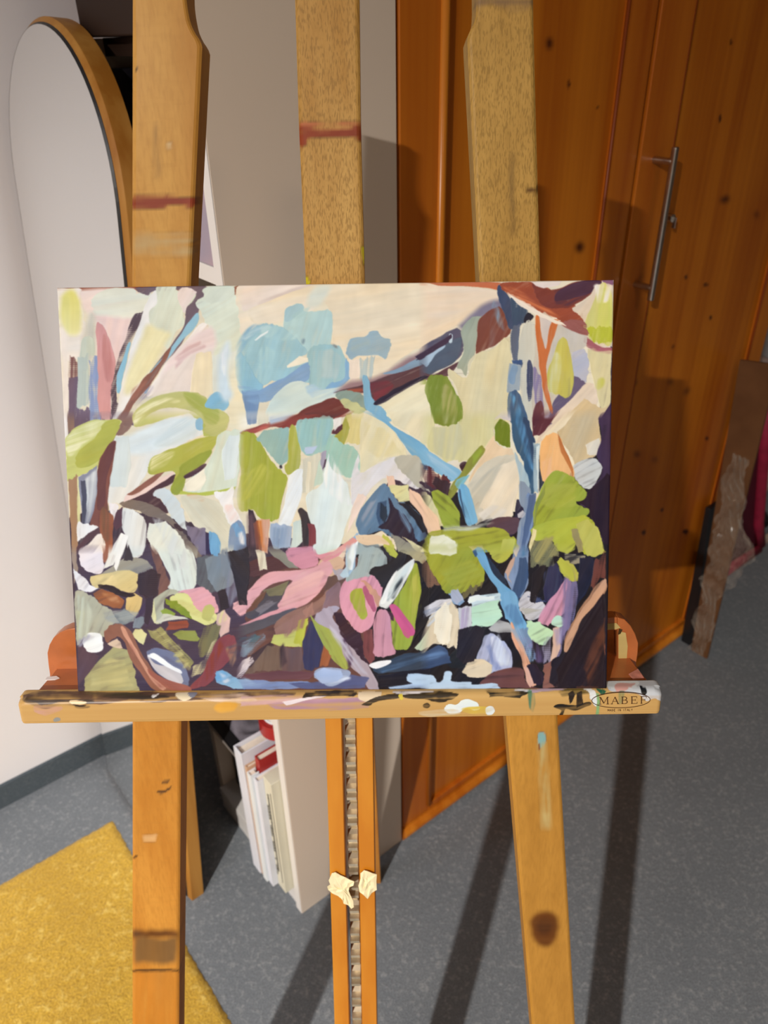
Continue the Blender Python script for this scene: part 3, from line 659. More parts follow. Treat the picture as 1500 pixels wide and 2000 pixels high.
q a0603c 25 | 320,380 390,340 500,380 560,440 540,500 480,500 400,460
q c08860 25,t | 380,380 500,400 530,460 440,440
q 3a2830 20 | 350,340 420,320 540,370 640,380 620,400 540,400 420,350
q dcbf80 60 | 570,420 640,380 690,420 680,520 640,550 560,500
q 80888c 50 | 480,540 560,500 640,560 620,600 520,620
q 848c94 70 | 620,620 640,560 720,510 720,600 680,650 620,650
q 4c3850 60 | 640,560 720,440 750,420 770,600 720,640 720,560
q dfe6dc -75 | 790,0 1040,0 1120,160 1120,320 1060,360 960,360 900,340 920,280 860,140
q a09480 60 | 1040,0 1140,0 1130,120
q 5c6068 70 | 1130,100 1190,90 1290,80 1300,360 1220,380 1120,300
q 7e8890 75 | 1190,110 1320,80 1450,100 1450,200 1390,320 1280,370 1200,280
q 8488a0 86,t | 1400,120 1460,100 1440,400 1380,500 1340,380
q 6aa8d4 85 | 1230,0 1300,0 1290,80 1250,80
q e2d8bc 85 | 1300,0 1420,0 1400,100 1310,80
q 2c2430 82 | 1270,380 1340,350 1370,500 1300,520
q bcbca4 55 | 760,450 820,400 900,350 1000,370 880,420 860,600 800,620 760,540
q e6e0a8 60 | 755,480 780,440 800,600 830,620 790,620 760,560
q dfdc90 -30 | 900,420 1000,380 1120,400 1280,540 1290,570 1200,620 1100,580 960,500
q e6a8b0 25 | 980,380 1120,340 1180,340 1260,420 1300,530 1180,540 1100,470 1060,390
q d4cc80 30,t | 960,420 1080,450 1180,560 1120,570 980,460
q 86942c 30 | 880,420 960,440 1060,520 1080,580 1000,540 900,470
q 98a438 10 | 840,520 880,500 960,540 940,570 870,550
q d8d4c0 20 | 860,540 960,560 1060,580 960,590 880,600 800,620
q 984c38 0 | 900,600 1060,590 1060,650 900,670
q dcb8b0 70 | 1280,540 1340,520 1380,580 1370,680 1300,720 1270,620
q e4d898 70,t | 1275,560 1330,525 1350,600 1290,640
q f0b8b8 30 | 1400,460 1500,420 1500,540 1460,560 1400,510
q e4dca0 30 | 620,690 650,650 700,650 740,690 720,770 660,750
q 948c5c -45,d | 740,670 860,660 980,780 1100,920 1060,960 940,840 800,760
q 94984c 8 | 930,700 980,670 1100,670 1140,740 1120,760 1000,740
q 7c7450 72,d | 1180,640 1310,620 1290,720 1230,840 1140,880 1130,780
q c0b48c 66,d | 1240,740 1310,700 1240,900 1140,1000 1070,1040 1080,960 1180,880
q 8c4448 65 | 1230,840 1300,720 1400,700 1420,800 1360,920 1280,980 1240,1060 1140,1110 1060,1110 1160,1000
q a07860 70,t | 1340,800 1440,760 1420,900 1380,960
q b4ac78 20 | 290,960 400,860 480,780 600,820 680,1140 240,1140 260,1040
q c8bc80 10,t | 300,1000 440,880 560,900 620,1100 300,1110
q 5c4450 60 | 200,780 380,850 340,920 280,1000 210,1090
q 94604c -50 | 400,700 430,640 520,610 600,660 640,740 700,860 780,980 900,1060 1000,1090 1060,1110 1000,1140 800,1130 680,1000 600,880 560,760 500,720 420,760
q d89c80 -58 | 530,640 570,650 660,840 720,940 800,1040 900,1090 860,1130 760,1040 680,920 600,780
q e8c8a8 30 | 430,760 500,720 540,800 460,790
p fafaf6 20 | 230,740 270,690 350,680 395,710 395,780 350,830 280,830 240,790
p a8a4b4 35,t | 200,760 260,700 300,700 260,760 230,790
p 747898 -30 | 730,850 780,800 860,810 940,840 1020,940 1060,1020 1050,1090 1000,1090 860,1040 780,960
p d0c8c8 -38 | 740,860 800,930 960,960 1020,1060 960,1080 840,1020 760,930
p ffffff -32 | 740,870 780,840 880,900 980,960 990,990 900,950 800,900
p a46050 -30 | 740,960 860,1040 1040,1090 1060,1140 900,1120 780,1040
q 84b4d8 20 | 1260,1000 1330,980 1440,1040 1500,1060 1500,1120 1400,1120 1280,1070
T 8
q 3c2c34 70 | 0,0 200,0 180,300 60,460 0,480
q 5e6470 86,d | 0,0 60,0 40,120 30,400 0,440
q 504448 86,d | 60,0 180,0 160,100 60,130
q c47c54 85 | 170,0 260,0 240,70 180,60
q 553438 20 | 60,140 200,100 300,90 480,180 300,220 140,260 80,240
q e4dac0 82 | 165,60 225,60 250,200 190,210
q 8e8a7c -35 | 250,40 300,20 480,140 490,190 420,190 300,110
q a8b8c8 10 | 270,0 440,0 430,40 300,40
q cfd8c8 20 | 600,0 800,0 780,80 700,100 620,90
q 6c3438 80 | 520,0 590,0 560,40 520,30
p d490a0 15 | 400,60 440,30 600,30 650,100 640,170 560,190 500,190 420,120
p ecd0b4 30 | 720,80 840,20 860,100 800,180 740,160
p dcb494 30 | 650,130 760,100 850,150 790,240 720,260 660,200
q e4a8ac 20 | 0,480 60,400 160,300 260,230 420,210 600,180 700,130 760,190 710,260 680,360 600,430 480,490 360,510 310,480 340,400 440,280 340,300 220,360 140,440 60,550 0,540
q e8b4b0 25,t | 380,340 520,220 680,220 640,360 480,460 360,480
q e0949c 25 | 620,90 760,60 840,0 860,20 800,100 680,150
q 644c48 60 | 710,260 790,240 860,280 780,370 680,380
q 4c4a58 25 | 80,540 160,500 230,360 360,330 420,290 330,460 320,510 140,580
q 77727c 25,d | 160,500 240,440 300,460 160,560
q 7c7458 25 | 210,360 420,290 360,400 260,400
q 6c4c40 45 | 100,480 180,400 240,370 220,420 140,500
q dc9ca4 25 | 20,640 200,550 330,510 460,490 300,560 140,620
q 56525c 25 | 0,660 140,610 330,540 480,500 420,560 280,630 140,690 0,730
q 947068 30 | 300,600 480,500 640,440 700,370 780,370 740,460 660,520 570,560 500,600 430,700 320,720
q a87c70 75,d | 530,480 600,470 600,560 540,560
q 8c6c70 55 | 700,380 800,290 820,360 800,500 740,560 660,540
q b0a4b4 -62 | 600,560 720,480 800,500 750,570 840,700 980,860 1100,1100 1080,1120 1020,1120 960,1020 880,940 820,820 720,700 640,640
q 44606c 40,d | 0,720 140,690 220,700 120,800 60,800
q 84909c 45,d | 60,760 200,690 240,740 120,860 30,880
q dcc8c0 50 | 0,1000 60,900 150,850 150,900 60,980 20,1030
q 44343c 60 | 120,860 280,740 300,800 180,900 60,1010
q c4c46c 10 | 270,770 300,700 440,690 500,590 560,590 500,800 340,790
q b8bc4c 60 | 490,600 560,590 510,800 450,770
q 7a6050 80 | 240,800 370,790 350,980 160,990 60,1010
q 6e5454 84 | 370,800 510,800 520,970 360,990
q 38355c 86 | 510,760 570,590 620,640 680,780 640,960 580,980 520,960
q a4ac54 -62 | 580,560 640,620 780,700 830,820 880,950 820,960 720,860 640,700
q a4603c 70 | 680,780 740,870 720,950 660,950
q 6c444c 5 | 60,1010 500,980 620,1000 560,1050 200,1060 40,1040
q b4a0a4 -62 | 820,820 900,800 980,870 1050,1000 1100,1100 1020,1110 960,1020 880,940
q 788cc0 5 | 0,1040 120,1050 300,1060 560,1060 600,1100 420,1120 60,1120
q 94b4dc 10,t | 0,1040 60,1030 160,1080 300,1070 160,1110 20,1100
q 5c5c88 5 | 400,1080 600,1070 880,1010 1020,1040 1000,1120 500,1120
p 98a8cc 10 | 600,1000 640,960 800,960 890,980 840,1050 760,1100 640,1060
p e0e4f0 20,t | 640,1060 860,1020 880,1040 760,1080
q 3c2430 30 | 760,540 840,560 860,620 960,680 1000,880 1060,960 980,900 880,780 800,660
q 7c4448 86 | 990,690 1060,660 1080,880 1040,930 990,860
p e09cac 70 | 800,420 840,300 960,220 1060,250 1140,340 1080,520 1060,620 980,690 900,650 840,560
p a8ac44 75 | 880,400 920,350 980,360 1000,480 1020,560 960,580 900,480
p b4607c 65 | 985,340 1020,320 1060,400 1080,510 1060,520 1010,430
p cc9880 60 | 960,290 1060,340 1120,430 1100,500 1060,400
q b0a4a8 70 | 740,200 840,200 850,270 800,280
q a8b4b0 75 | 960,80 1060,30 1140,60 1170,160 1060,190 1040,250 980,260 860,300 870,240 940,180
q 9cc0dc 78 | 860,0 950,0 920,180 870,260 850,160
q e8eef0 75 | 900,0 950,0 900,220 870,200 880,100
q b4ccd8 30 | 800,240 860,160 870,260 830,270
q 302c34 45 | 980,10 1060,10 1160,30 1210,80 1200,160 1150,60 1060,30 1000,30
q 27242a 35 | 1040,240 1060,190 1160,170 1220,110 1280,50 1320,60 1310,140 1240,230 1200,280 1150,340 1090,280
q b8bc50 60 | 1150,0 1220,20 1250,80 1230,110 1190,80
q a8a080 45 | 1240,0 1380,0 1500,120 1440,170 1340,100 1260,60
q 9ca840 82 | 1210,470 1290,340 1380,160 1420,200 1440,400 1420,560 1380,700 1340,810 1270,820 1220,820 1210,700 1190,600
q b4b454 86,t | 1340,300 1410,220 1420,400 1360,620
q 4a2c3c 86 | 1170,520 1220,540 1220,600 1190,580
q e6e8e4 52 | 1110,480 1120,420 1200,280 1300,180 1380,120 1380,180 1300,330 1210,450 1160,500
q 6c8494 52,t | 1150,430 1240,290 1320,230 1230,380 1180,450
q cc5c8c -55 | 1190,480 1230,470 1310,560 1390,680 1370,720 1330,730 1260,620 1200,520
q d094a4 86 | 1070,620 1110,510 1170,520 1200,600 1215,760 1240,850 1080,880 1065,760
q c0ccac 60 | 1380,810 1460,700 1500,640 1500,800 1440,830
q 1e1c22 60 | 1430,360 1500,320 1500,600 1400,720 1350,800 1390,680
q 304058 15 | 1060,960 1180,900 1300,850 1500,830 1500,960 1300,990 1100,1010
q 4c74a4 15,t | 1080,980 1300,870 1500,850 1500,880 1300,940 1120,1000
p f4f4f8 12 | 1030,940 1080,915 1190,905 1190,930 1080,970
q 1c1a28 5 | 1080,1010 1300,990 1500,960 1500,1100 1100,1110
q a8c0e0 5 | 1180,1110 1320,1090 1500,1060 1500,1125 1190,1125
q b8d0e8 10 | 1320,1000 1400,1000 1500,1010 1500,1080 1380,1080 1320,1050
T 9
q 9ca038 60 | 50,0 500,0 480,100 490,280 380,360 280,390 180,360 90,220 50,100
q dce0c8 35 | 60,0 290,0 280,40 280,90 230,110 160,80 90,90
q f0ece0 35,t | 190,0 290,30 270,60 220,50
q a0a440 20,t | 160,200 400,120 480,250 280,360
q 84604c 86,d | 10,130 50,140 110,260 160,340 60,330 10,260
q 6c6040 86,d | 330,370 480,290 470,340 380,400 330,420
q b4b44c 30 | 360,10 480,0 720,0 700,60 660,120 600,150 560,130 500,60
q e0c894 30 | 370,20 480,10 500,50 450,50 400,60
q 20304c 50 | 500,90 560,150 640,250 670,310 600,280 540,200
q 7a90b4 88 | 720,0 820,0 810,200 820,300 760,400 700,360 660,280 640,220 700,120
q c8a490 60 | 640,230 690,140 720,110 710,180 670,260 690,320
q 34507c 84 | 700,360 740,200 750,110 800,110 820,240 800,350 750,430
q 4c7ca8 86,t | 770,20 820,20 810,100 760,110
q d4c0a8 88 | 700,60 740,0 760,0 730,110
q 62a4d4 -58 | 410,50 470,40 510,100 560,230 640,310 700,370 740,430 740,500 620,500 600,370 540,270 480,180 440,110
q 3c587c -58 | 400,50 430,45 440,80 420,100
q 68a8d8 -84 | 600,380 720,380 740,480 780,560 810,620 830,720 730,720 680,600 640,560 610,450
q 4c84bc 84,t | 640,480 720,470 780,580 740,620 660,560
q 6c8ab0 78,d | 720,640 820,640 850,760 880,900 820,900 760,780
q 8c84b4 30,t | 740,700 840,720 860,800 800,840
q e4a888 -78 | 690,600 720,640 820,880 870,980 880,1050 850,1080 820,1060 780,950 760,860 700,740 690,670
q dca890 75 | 780,920 840,940 880,1050 850,1080 820,1060
q c8dce0 20 | 380,430 420,400 600,380 610,440 500,450 380,500
q bce0c4 10 | 390,480 600,430 620,560 540,620 440,640 380,620
q b8b4b0 8 | 520,640 600,580 680,600 700,670 600,680 540,660
q dcccb0 70 | 0,720 80,560 160,460 240,420 300,600 290,780 240,760 160,760 100,760 40,820 0,820
q e4d4b8 78,d | 140,480 290,480 300,700 280,830 200,780 160,680
q c8ccd4 78 | 290,480 390,470 380,640 330,740 300,700
q b4a4c0 82,t | 310,500 380,500 350,700 310,720
q dcd8dc 35 | 20,500 120,440 240,420 340,440 240,440 120,520 40,560
q 7c9cc0 55 | 210,380 310,370 340,440 300,470 260,450
q 7080a0 40,d | 20,520 140,460 160,480 40,560
q c8ccd0 40,d | 60,560 180,470 240,440 160,540 80,620
q 20242c 30 | 300,760 380,640 500,630 470,760 430,880 330,940 220,930 220,850
q 88ac9c 30,d | 380,630 480,620 440,670 380,670
q 344c78 12 | 0,830 150,760 220,810 240,900 120,930 0,960
q 5a80b4 12,t | 0,860 150,800 220,830 120,870 0,900
q b0b4d4 72 | 430,860 470,740 500,690 560,680 620,730 680,820 695,930 620,960 540,970 450,900
q c4ccdc 78,t | 560,720 620,740 680,840 690,920 610,930 560,820
q 7884b8 65,t | 500,780 540,770 560,880 620,950 560,960
p e0ccac 20 | 330,960 360,890 440,875 520,890 540,940 500,1000 420,1015 350,1000
q 6c4444 5 | 470,1030 540,980 700,940 780,950 800,1040 860,1080 940,1090 480,1090
q 2c2034 70 | 830,900 880,900 940,1000 920,1060 880,1070
p b4d0ec 5 | 0,1000 90,990 130,1040 170,1030 190,970 240,970 250,1040 380,1040 400,1060 560,1050 590,1070 560,1095 0,1095
q bcd8ec 85,t | 180,980 235,980 230,1040 180,1040
q ccc8cc 35 | 760,420 810,370 860,390 940,450 940,520 860,580 800,570 750,480
q b4b0a8 20,d | 780,480 940,500 860,570 800,570
q 35406c 20,d | 830,390 930,420 930,460 850,440
q 2f2c50 85 | 920,340 970,180 1030,150 1080,270 1050,340 980,430 940,440
q 6c6c54 75,d | 820,50 1000,40 1030,140 940,180 830,180
q b4b44c 55 | 1000,0 1180,0 1170,50 1110,80 1040,60
q b8b458 60 | 1220,0 1390,0 1390,80 1320,110 1260,90
q b4b050 45 | 1040,130 1130,130 1200,220 1210,280 1150,290 1090,250
q 948c78 20,d | 1060,90 1240,100 1260,160 1140,160 1060,120
q 1e2038 60 | 1200,120 1320,110 1340,200 1240,400 1180,480 1190,300
q 6c3c34 80,d | 1320,110 1400,80 1400,270 1330,300 1290,340
q d494a8 60 | 890,580 960,460 1020,390 1090,290 1140,290 1140,430 1080,540 980,600 960,620
q 6c6490 86,d | 1140,300 1190,290 1180,480 1140,600 1080,720 1060,860 1000,880 1080,600 1100,500
q dcb49c 84 | 1000,760 1010,640 1060,620 1050,780 1010,890 970,890
q a898b8 84,t | 1010,640 1090,620 1060,760 1020,780
p bcdcc4 10 | 990,590 1030,550 1080,560 1095,600 1060,630 1010,620
p bcdcb4 30 | 800,590 860,590 940,630 1000,680 960,740 930,775 860,740 820,680
q 8c849c 80,d | 920,790 990,740 980,900 920,920
q 5c4870 84,t | 840,720 920,780 930,900 870,880
q 8c5c50 30 | 930,920 1000,880 1010,980 1040,1080 920,1090 940,1000
q a87c60 58 | 1100,700 1140,600 1200,500 1320,330 1380,280 1405,290 1400,370 1300,500 1200,560 1130,680 1090,830 1080,810
q c8785c 60,t | 1130,680 1200,560 1280,500 1240,600 1160,700
q 281e24 58 | 1090,830 1160,660 1280,500 1400,400 1400,1080 1020,1085 990,940 1000,880
q 4c3028 58 | 1280,700 1390,560 1380,900 1340,1080 1180,1090 1230,900
q 8c5038 62 | 1260,1000 1390,750 1380,840 1300,1060 1180,1080
q 3c3434 70,t | 1300,860 1370,820 1330,1040 1270,1060
q 50484c 5,t | 1050,1030 1130,1040 1120,1070 1050,1060
T 0
q c2c07a 20 | 262,833 261,812 278,790 305,773 335,764 365,762 392,768 412,780 430,798 446,806 446,828 436,842 420,850 398,842 404,826 388,808 362,798 330,797 300,806 280,822 270,832
q ece6b8 25,t | 264,824 266,808 290,789 320,779 348,779 352,785 322,787 298,796 282,810 272,824
q a8ac50 -30,t | 358,768 392,772 418,788 432,806 420,828 404,824 394,806 372,792
p 7cbcdc 30 | 401,790 412,772 426,767 441,776 445,790 436,802 424,800 408,798
p 8cbcd4 80 | 384,824 392,818 398,824 396,838 384,838
q d4e2e6 80,s | 426,760 424,710 432,684 450,664 452,690 444,712 446,744 456,772 444,784
q eeeef0 85,t | 436,690 450,674 444,706 440,736 434,720
q c8dcdc 20,t | 470,660 498,640 530,634 520,644 498,650 480,664
q e8f0f0 20 | 498,664 512,654 528,646 526,651 512,659 502,665
q a8ccc8 30,t | 575,620 590,604 610,600 600,614 584,624
p 7c8c90 80,t | 592,664 597,666 594,674 590,672
p 6c5c5c 60,t | 650,672 658,676 664,683 656,680
q a8d0d0 88,t | 500,690 520,670 540,690 530,740 510,745
q 94c4cc 85,t | 470,700 490,690 492,740 474,740
q b0c4c0 80,t | 610,690 650,682 668,700 660,740 620,738
p 35303c 70 | 545,908 549,907 551,911 547,914
p e8dcc8 80 | 549,912 556,919 560,925 555,921
q 5c4450 88,s | 484,1005 496,1000 500,1062 488,1062
q 2c2630 -50 | 440,1075 470,1072 486,1066 488,1120 482,1180 466,1180 458,1130
q 7a8490 85,t | 432,1075 446,1068 452,1100 444,1130 432,1120
q e8e4e0 70,t | 466,1040 474,1036 476,1060 468,1060
q 70503c 88,t | 196,990 212,985 214,1050 202,1060
q f6f4ee 70 | 222,1104 232,1070 242,1040 252,1042 240,1082 226,1112
q 3a3038 80 | 240,1092 250,1062 258,1088 256,1094
q c4c8b4 85,dt | 150,1160 170,1165 180,1200 168,1236 152,1240
q a0a4a0 10,dt | 220,1195 250,1188 262,1200 250,1214 226,1208
q d8dcd8 75,t | 300,1010 330,1020 360,1070 370,1110 350,1110 320,1060
p 2c2028 30 | 190,1141 204,1139 222,1144 240,1152 262,1158 250,1163 232,1160 212,1152
p 3a2a34 80 | 270,1120 292,1110 308,1116 308,1150 298,1170 282,1162 270,1150
q 3a2c3c 80 | 285,1166 300,1160 296,1200 288,1220 280,1214
q b4705c -55,t | 250,1250 268,1282 288,1310 310,1330 330,1342 300,1336 276,1312 256,1280
q c8c080 25,dt | 300,1228 318,1226 350,1262 372,1300 366,1310 340,1280 316,1250
p c4c070 0 | 396,1188 410,1178 420,1190 412,1210 398,1206
q 8c3c30 88,t | 404,1290 428,1250 434,1262 418,1310 402,1330
q 5c5060 20,dt | 440,1262 470,1248 500,1230 486,1256 456,1276
q dccccc 40,d | 462,1320 476,1292 498,1275 496,1288 480,1308 466,1324
q 64a8e0 10 | 420,1310 432,1306 446,1316 440,1330 424,1330
q c8d4e8 20,t | 426,1310 440,1318 452,1328 440,1336
q b0c0e4 5 | 612,1316 632,1304 666,1306 672,1318 656,1328 626,1334
q 3c2c34 80,t | 546,1262 556,1250 560,1290 548,1305
q 96706c 75,dt | 552,1212 576,1196 598,1200 590,1232 556,1236
q 8c98ac 60,t | 708,1010 724,980 740,975 732,1010 716,1030
q 203048 70 | 745,985 757,990 760,1010 752,1024 744,1010
q 6888a8 -60,t | 775,985 790,1000 806,1030 800,1040 785,1015
q 22202a -60 | 786,980 804,990 824,1012 834,1040 828,1044 812,1018 796,998
p e8c8a4 -10 | 696,1046 712,1044 738,1046 756,1056 762,1064 748,1062 720,1064 704,1058
q c8ccc4 85,t | 676,1080 690,1060 700,1064 692,1100 680,1116
q f0f4f4 80,t | 682,1090 690,1062 696,1060 690,1100
q d8e0dc 55,t | 752,1170 760,1140 780,1110 804,1094 800,1112 780,1140 766,1168
p f2f2f0 50 | 744,1180 752,1150 770,1120 776,1116 762,1146 754,1176
q 303840 52,t | 766,1168 776,1140 790,1120 786,1136 772,1168
q 4c2c40 86,t | 668,1250 678,1245 690,1290 680,1310
q c8bcc4 -55,t | 644,1220 660,1232 690,1280 720,1320 704,1316 676,1280 650,1240
q a8b0c8 -50 | 880,1155 892,1150 902,1172 890,1180 880,1170
q f0e8d4 78,d | 848,1200 872,1180 884,1210 880,1250 866,1262 846,1244
q e8ecf0 20,d | 912,1168 940,1160 970,1162 966,1170 936,1172 916,1180
q 2a2228 60 | 896,1230 930,1222 950,1228 940,1260 926,1290 906,1296 890,1284
q d8dcec 78,t | 958,1245 975,1240 985,1262 988,1296 972,1290 962,1268
q 8ca8c4 -70,dt | 1000,1230 1016,1226 1034,1270 1040,1290 1026,1282
q 2a2030 -60 | 1030,1300 1042,1296 1060,1320 1056,1336 1044,1338 1036,1320
q e0ac94 -72 | 1022,1300 1030,1304 1044,1334 1036,1340 1026,1326
q 343a5c 80,t | 1060,1120 1076,1104 1092,1110 1088,1150 1070,1170
q 7c6c98 84,dt | 1104,1130 1122,1110 1128,1160 1110,1240 1098,1260
q 241a22 60 | 1084,1310 1110,1270 1150,1200 1178,1150 1180,1340 1090,1342
q 5c3426 60,t | 1140,1300 1160,1250 1180,1210 1182,1260 1166,1310 1150,1340
q c89878 55 | 1102,1268 1110,1240 1130,1200 1156,1168 1182,1132 1184,1150 1164,1180 1136,1210 1118,1250 1106,1276
q a8606c 8,t | 1150,672 1180,680 1198,684 1198,694 1172,688 1152,682
q ece0cc 80,t | 1160,560 1180,556 1196,562 1190,590 1170,596
q 2e2230 28 | 734,784 760,768 800,748 832,735 835,741 802,758 762,780 738,791
q 443040 22,d | 812,700 850,676 884,655 890,662 856,684 820,706
q c87048 -25,t | 985,562 1010,566 1060,600 1100,625 1080,622 1040,604 1000,580
p f0dcc8 -28 | 995,575 1020,590 1060,614 1090,630 1110,640 1090,636 1060,622 1020,600
q 50303a 25,t | 1088,570 1130,560 1164,556 1150,580 1110,600 1086,596
q 8094a8 78,t | 964,600 968,588 982,620 986,650 976,640
q 242028 70 | 1042,1120 1058,1104 1066,1104 1056,1150 1044,1180 1034,1176
q b4b448 -50,d | 1086,1095 1100,1094 1122,1116 1128,1136 1114,1134 1096,1118
q 9c9460 60,dt | 1040,1060 1080,1050 1090,1080 1060,1102 1042,1094
"""

# illumination estimates (linear display value of a white surface) used to turn seen colours into pigments
ECAN0=(1.16,1.06,.955); ECAN1=(.88,.80,.71); ECAN2=(1.10,1.0,.90); ECAN3=(1.36,1.25,1.13)
def wood_alb(h,E=(1.0,.84,.66)): return alb(h,E)
# ================================================================ the room
def wallmat(name,col):
    t=NT(name); v=t.mapping((1,1,1)); n=t.noise(v,180,4,.6); n2=t.noise(v,1.5,3)
    c=t.mix(t.ramp(n2,.3,.7),tuple(np.array(col)*.97),col); t.out(c,.85,.2); t.bump(n,.08,.002); return t.m
M_WALL=wallmat('wall_paint',(.79,.79,.83))
M_CEIL=wallmat('ceiling_paint',(.5,.46,.42)); M_WALL2=wallmat('wall_paint_dark',(.22,.18,.15))
def carpet(name,ca,cb,cc,scale=1.):
    t=NT(name); v=t.mapping((1,1,1))
    n1=t.noise(v,420*scale,4,.75); n2=t.noise(v,130*scale,3,.7); n3=t.noise(v,4,3)
    c=t.ramp(n1,.32,.68,ca,cb); c=t.mix(t.ramp(n2,.52,.72),c,cc); c=t.mix(t.math('MULTIPLY',t.ramp(n3,.35,.7),.25),c,tuple(np.array(ca)*.8))
    t.out(c,.95,.1); t.bump(t.math('ADD',n1,n2),.5,.004); t.b.inputs['Sheen Weight'].default_value=.15; return t.m
M_CARPET=carpet('carpet_pile',(.11,.126,.147),(.262,.29,.32),(.34,.36,.378))
M_SKIRT=carpet('carpet_skirting',(.05,.068,.085),(.09,.115,.135),(.11,.13,.15))
U0,U1,N0,N1,ZC=-3.4,3.4,-4.4,1.43,2.75
tag(MB().ubox(U0,U1,N0,N1,-.05,0).build('floor',M_CARPET),kind='structure')
tag(MB().ubox(U0,U1,N0,N1,ZC,ZC+.05).build('ceiling',M_CEIL),kind='structure')
tag(MB().ubox(U0,U1,N1,N1+.08,0,ZC).build('wall_back',M_WALL),kind='structure')
tag(MB().ubox(U0,U1,N0-.08,N0,0,ZC).build('wall_front',M_WALL2),kind='structure')
tag(MB().ubox(U0-.08,U0,N0-.08,N1+.08,0,ZC).build('wall_left',M_WALL2),kind='structure')
tag(MB().ubox(U1,U1+.08,N0-.08,N1+.08,0,ZC).build('wall_right',M_WALL2),kind='structure')
tag(MB().ubox(U0,U1,N1-.008,N1,0,.062).build('baseboard_back',M_SKIRT),kind='structure')
# ================================================================ rug
t=NT('rug_pile'); v=t.mapping((1,1,1)); n1=t.noise(v,260,4,.7); n2=t.noise(v,70,3,.6); n3=t.noise(v,9,2)
c=t.ramp(n1,.3,.7,(.42,.23,.018),(.86,.56,.075)); c=t.mix(t.ramp(n2,.55,.75),c,(.92,.68,.17)); c=t.mix(t.math('MULTIPLY',t.ramp(n3,.4,.7),.3),c,(.48,.27,.03))
t.out(c,.95,.1); t.bump(t.math('ADD',n1,n2),.8,.005); t.b.inputs['Sheen Weight'].default_value=.2; M_RUG=t.m
def grid_slab(name,u0,u1,n0,n1,z1,step,amp,mat,seed=3):
    rs=random.Random(seed); nu=int((u1-u0)/step); nn=int((n1-n0)/step); v=[];f=[]
    for j in range(nn+1):
        for i in range(nu+1):
            e=min(i,nu-i,j,nn-j)
            z=z1*(0 if e==0 else (.75 if e==1 else 1))+ (rs.uniform(-amp,amp) if e>0 else .001)
            uu=u0+(u1-u0)*i/nu+(rs.uniform(-.0015,.0015) if e==0 else 0); n_=n0+(n1-n0)*j/nn+(rs.uniform(-.0015,.0015) if e==0 else 0)
            v.append(W(uu,n_,max(z,.0008)))
    for j in range(nn):
        for i in range(nu):
            a=j*(nu+1)+i; f.append((a,a+1,a+nu+2,a+nu+1))
    return MB().add(v,f).build(name,mat,smooth=True,fix=False)
rug=grid_slab('rug',-1.0,.198,.05,1.232,.009,.006,.0012,M_RUG)
tag(rug,'mustard yellow pile rug lying on the grey carpet','rug')
# ================================================================ bookcase
M_WHITE=plain('white_laminate',(.80,.775,.75),.4,.4,var=.015)
M_SIDE=plain('bookcase_side_laminate',(.76,.655,.55),.45,.4,var=.02,scale=2)
M_DBRN=plain('dark_brown_board',(.028,.014,.009),.6,.15)
M_DARKIN=plain('bookcase_back_dark',(.05,.04,.035),.7,.2)
bc=empty('bookcase',W(.53,.96,0),'tall white bookcase standing end-on between the mirror and the pine wardrobe','bookcase')
BU0,BU1=.403,.656
MB().ubox(BU0,BU1,.792,.81,0,2.02).build('side_panel',M_SIDE,bc,.0008)
MB().ubox(.414,BU1,1.112,1.130,0,1.4575).build('side_panel',M_SIDE,bc,.0008)
MB().ubox(BU0-.0012,BU0,.7925,.8095,0.002,2.015).build('edge_band',M_WHITE,bc)
MB().ubox(BU1-.006,BU1,.81,1.112,0.0,1.95).build('back_panel',M_DARKIN,bc)
MB().ubox(BU0,BU1-.006,.81,1.112,2.0,2.02).build('top_panel',M_WHITE,bc,.0008)
MB().ubox(BU0+.004,BU0+.02,.81,1.112,0,.042).build('plinth',M_WHITE,bc)
MB().ubox(.44,BU1-.006,.81,1.112,1.438,1.458).build('shelf',M_DBRN,bc)
for z in (.042,.50,.86,1.213): MB().ubox(BU0+.002,BU1-.006,.81,1.112,z,z+.02).build('shelf',M_WHITE,bc,.0008)
def book(name,u0,u1,n0,n1,z0,z1,cov,page=None,label='',cat='book',group=None,tilt=0):
    e=empty(name,W((u0+u1)/2,(n0+n1)/2,z0),label,cat,group)
    th=min(.0018,(n1-n0)*.2)
    m=MB().ubox(u0,u0+th,n0,n1,z0,z1).ubox(u0+th,u1,n0,n0+th,z0,z1).ubox(u0+th,u1,n1-th,n1,z0,z1); m.build('cover',cov,e)
    MB().ubox(u0+th,u1-.004,n0+th,n1-th,z0+.002,z1-.003).build('pages',page or M_PAGE,e)
    return e
M_PAGE=plain('paper_pages',(.78,.72,.62),.8,.2,var=.08,scale=60)
def pm(n,h,r=.5,E=(1.05,.9,.75)): return plain(n,alb(h,E),r,.4,var=.05)
M_LAV=pm('lavender_white_card','e6dcdc'); M_TAN=pm('tan_card','d0a078'); M_RED=pm('red_cover','a82420',.35); M_PALEG=pm('pale_green_card','dad6c0',E=(1,.98,.95))
M_WHT2=pm('white_cover','ece4e0'); M_BLK=plain('black_plastic',(.012,.012,.014),.4,.4); M_DBRN=plain('dark_brown_board',(.028,.014,.009),.6,.15)
Z0=.062
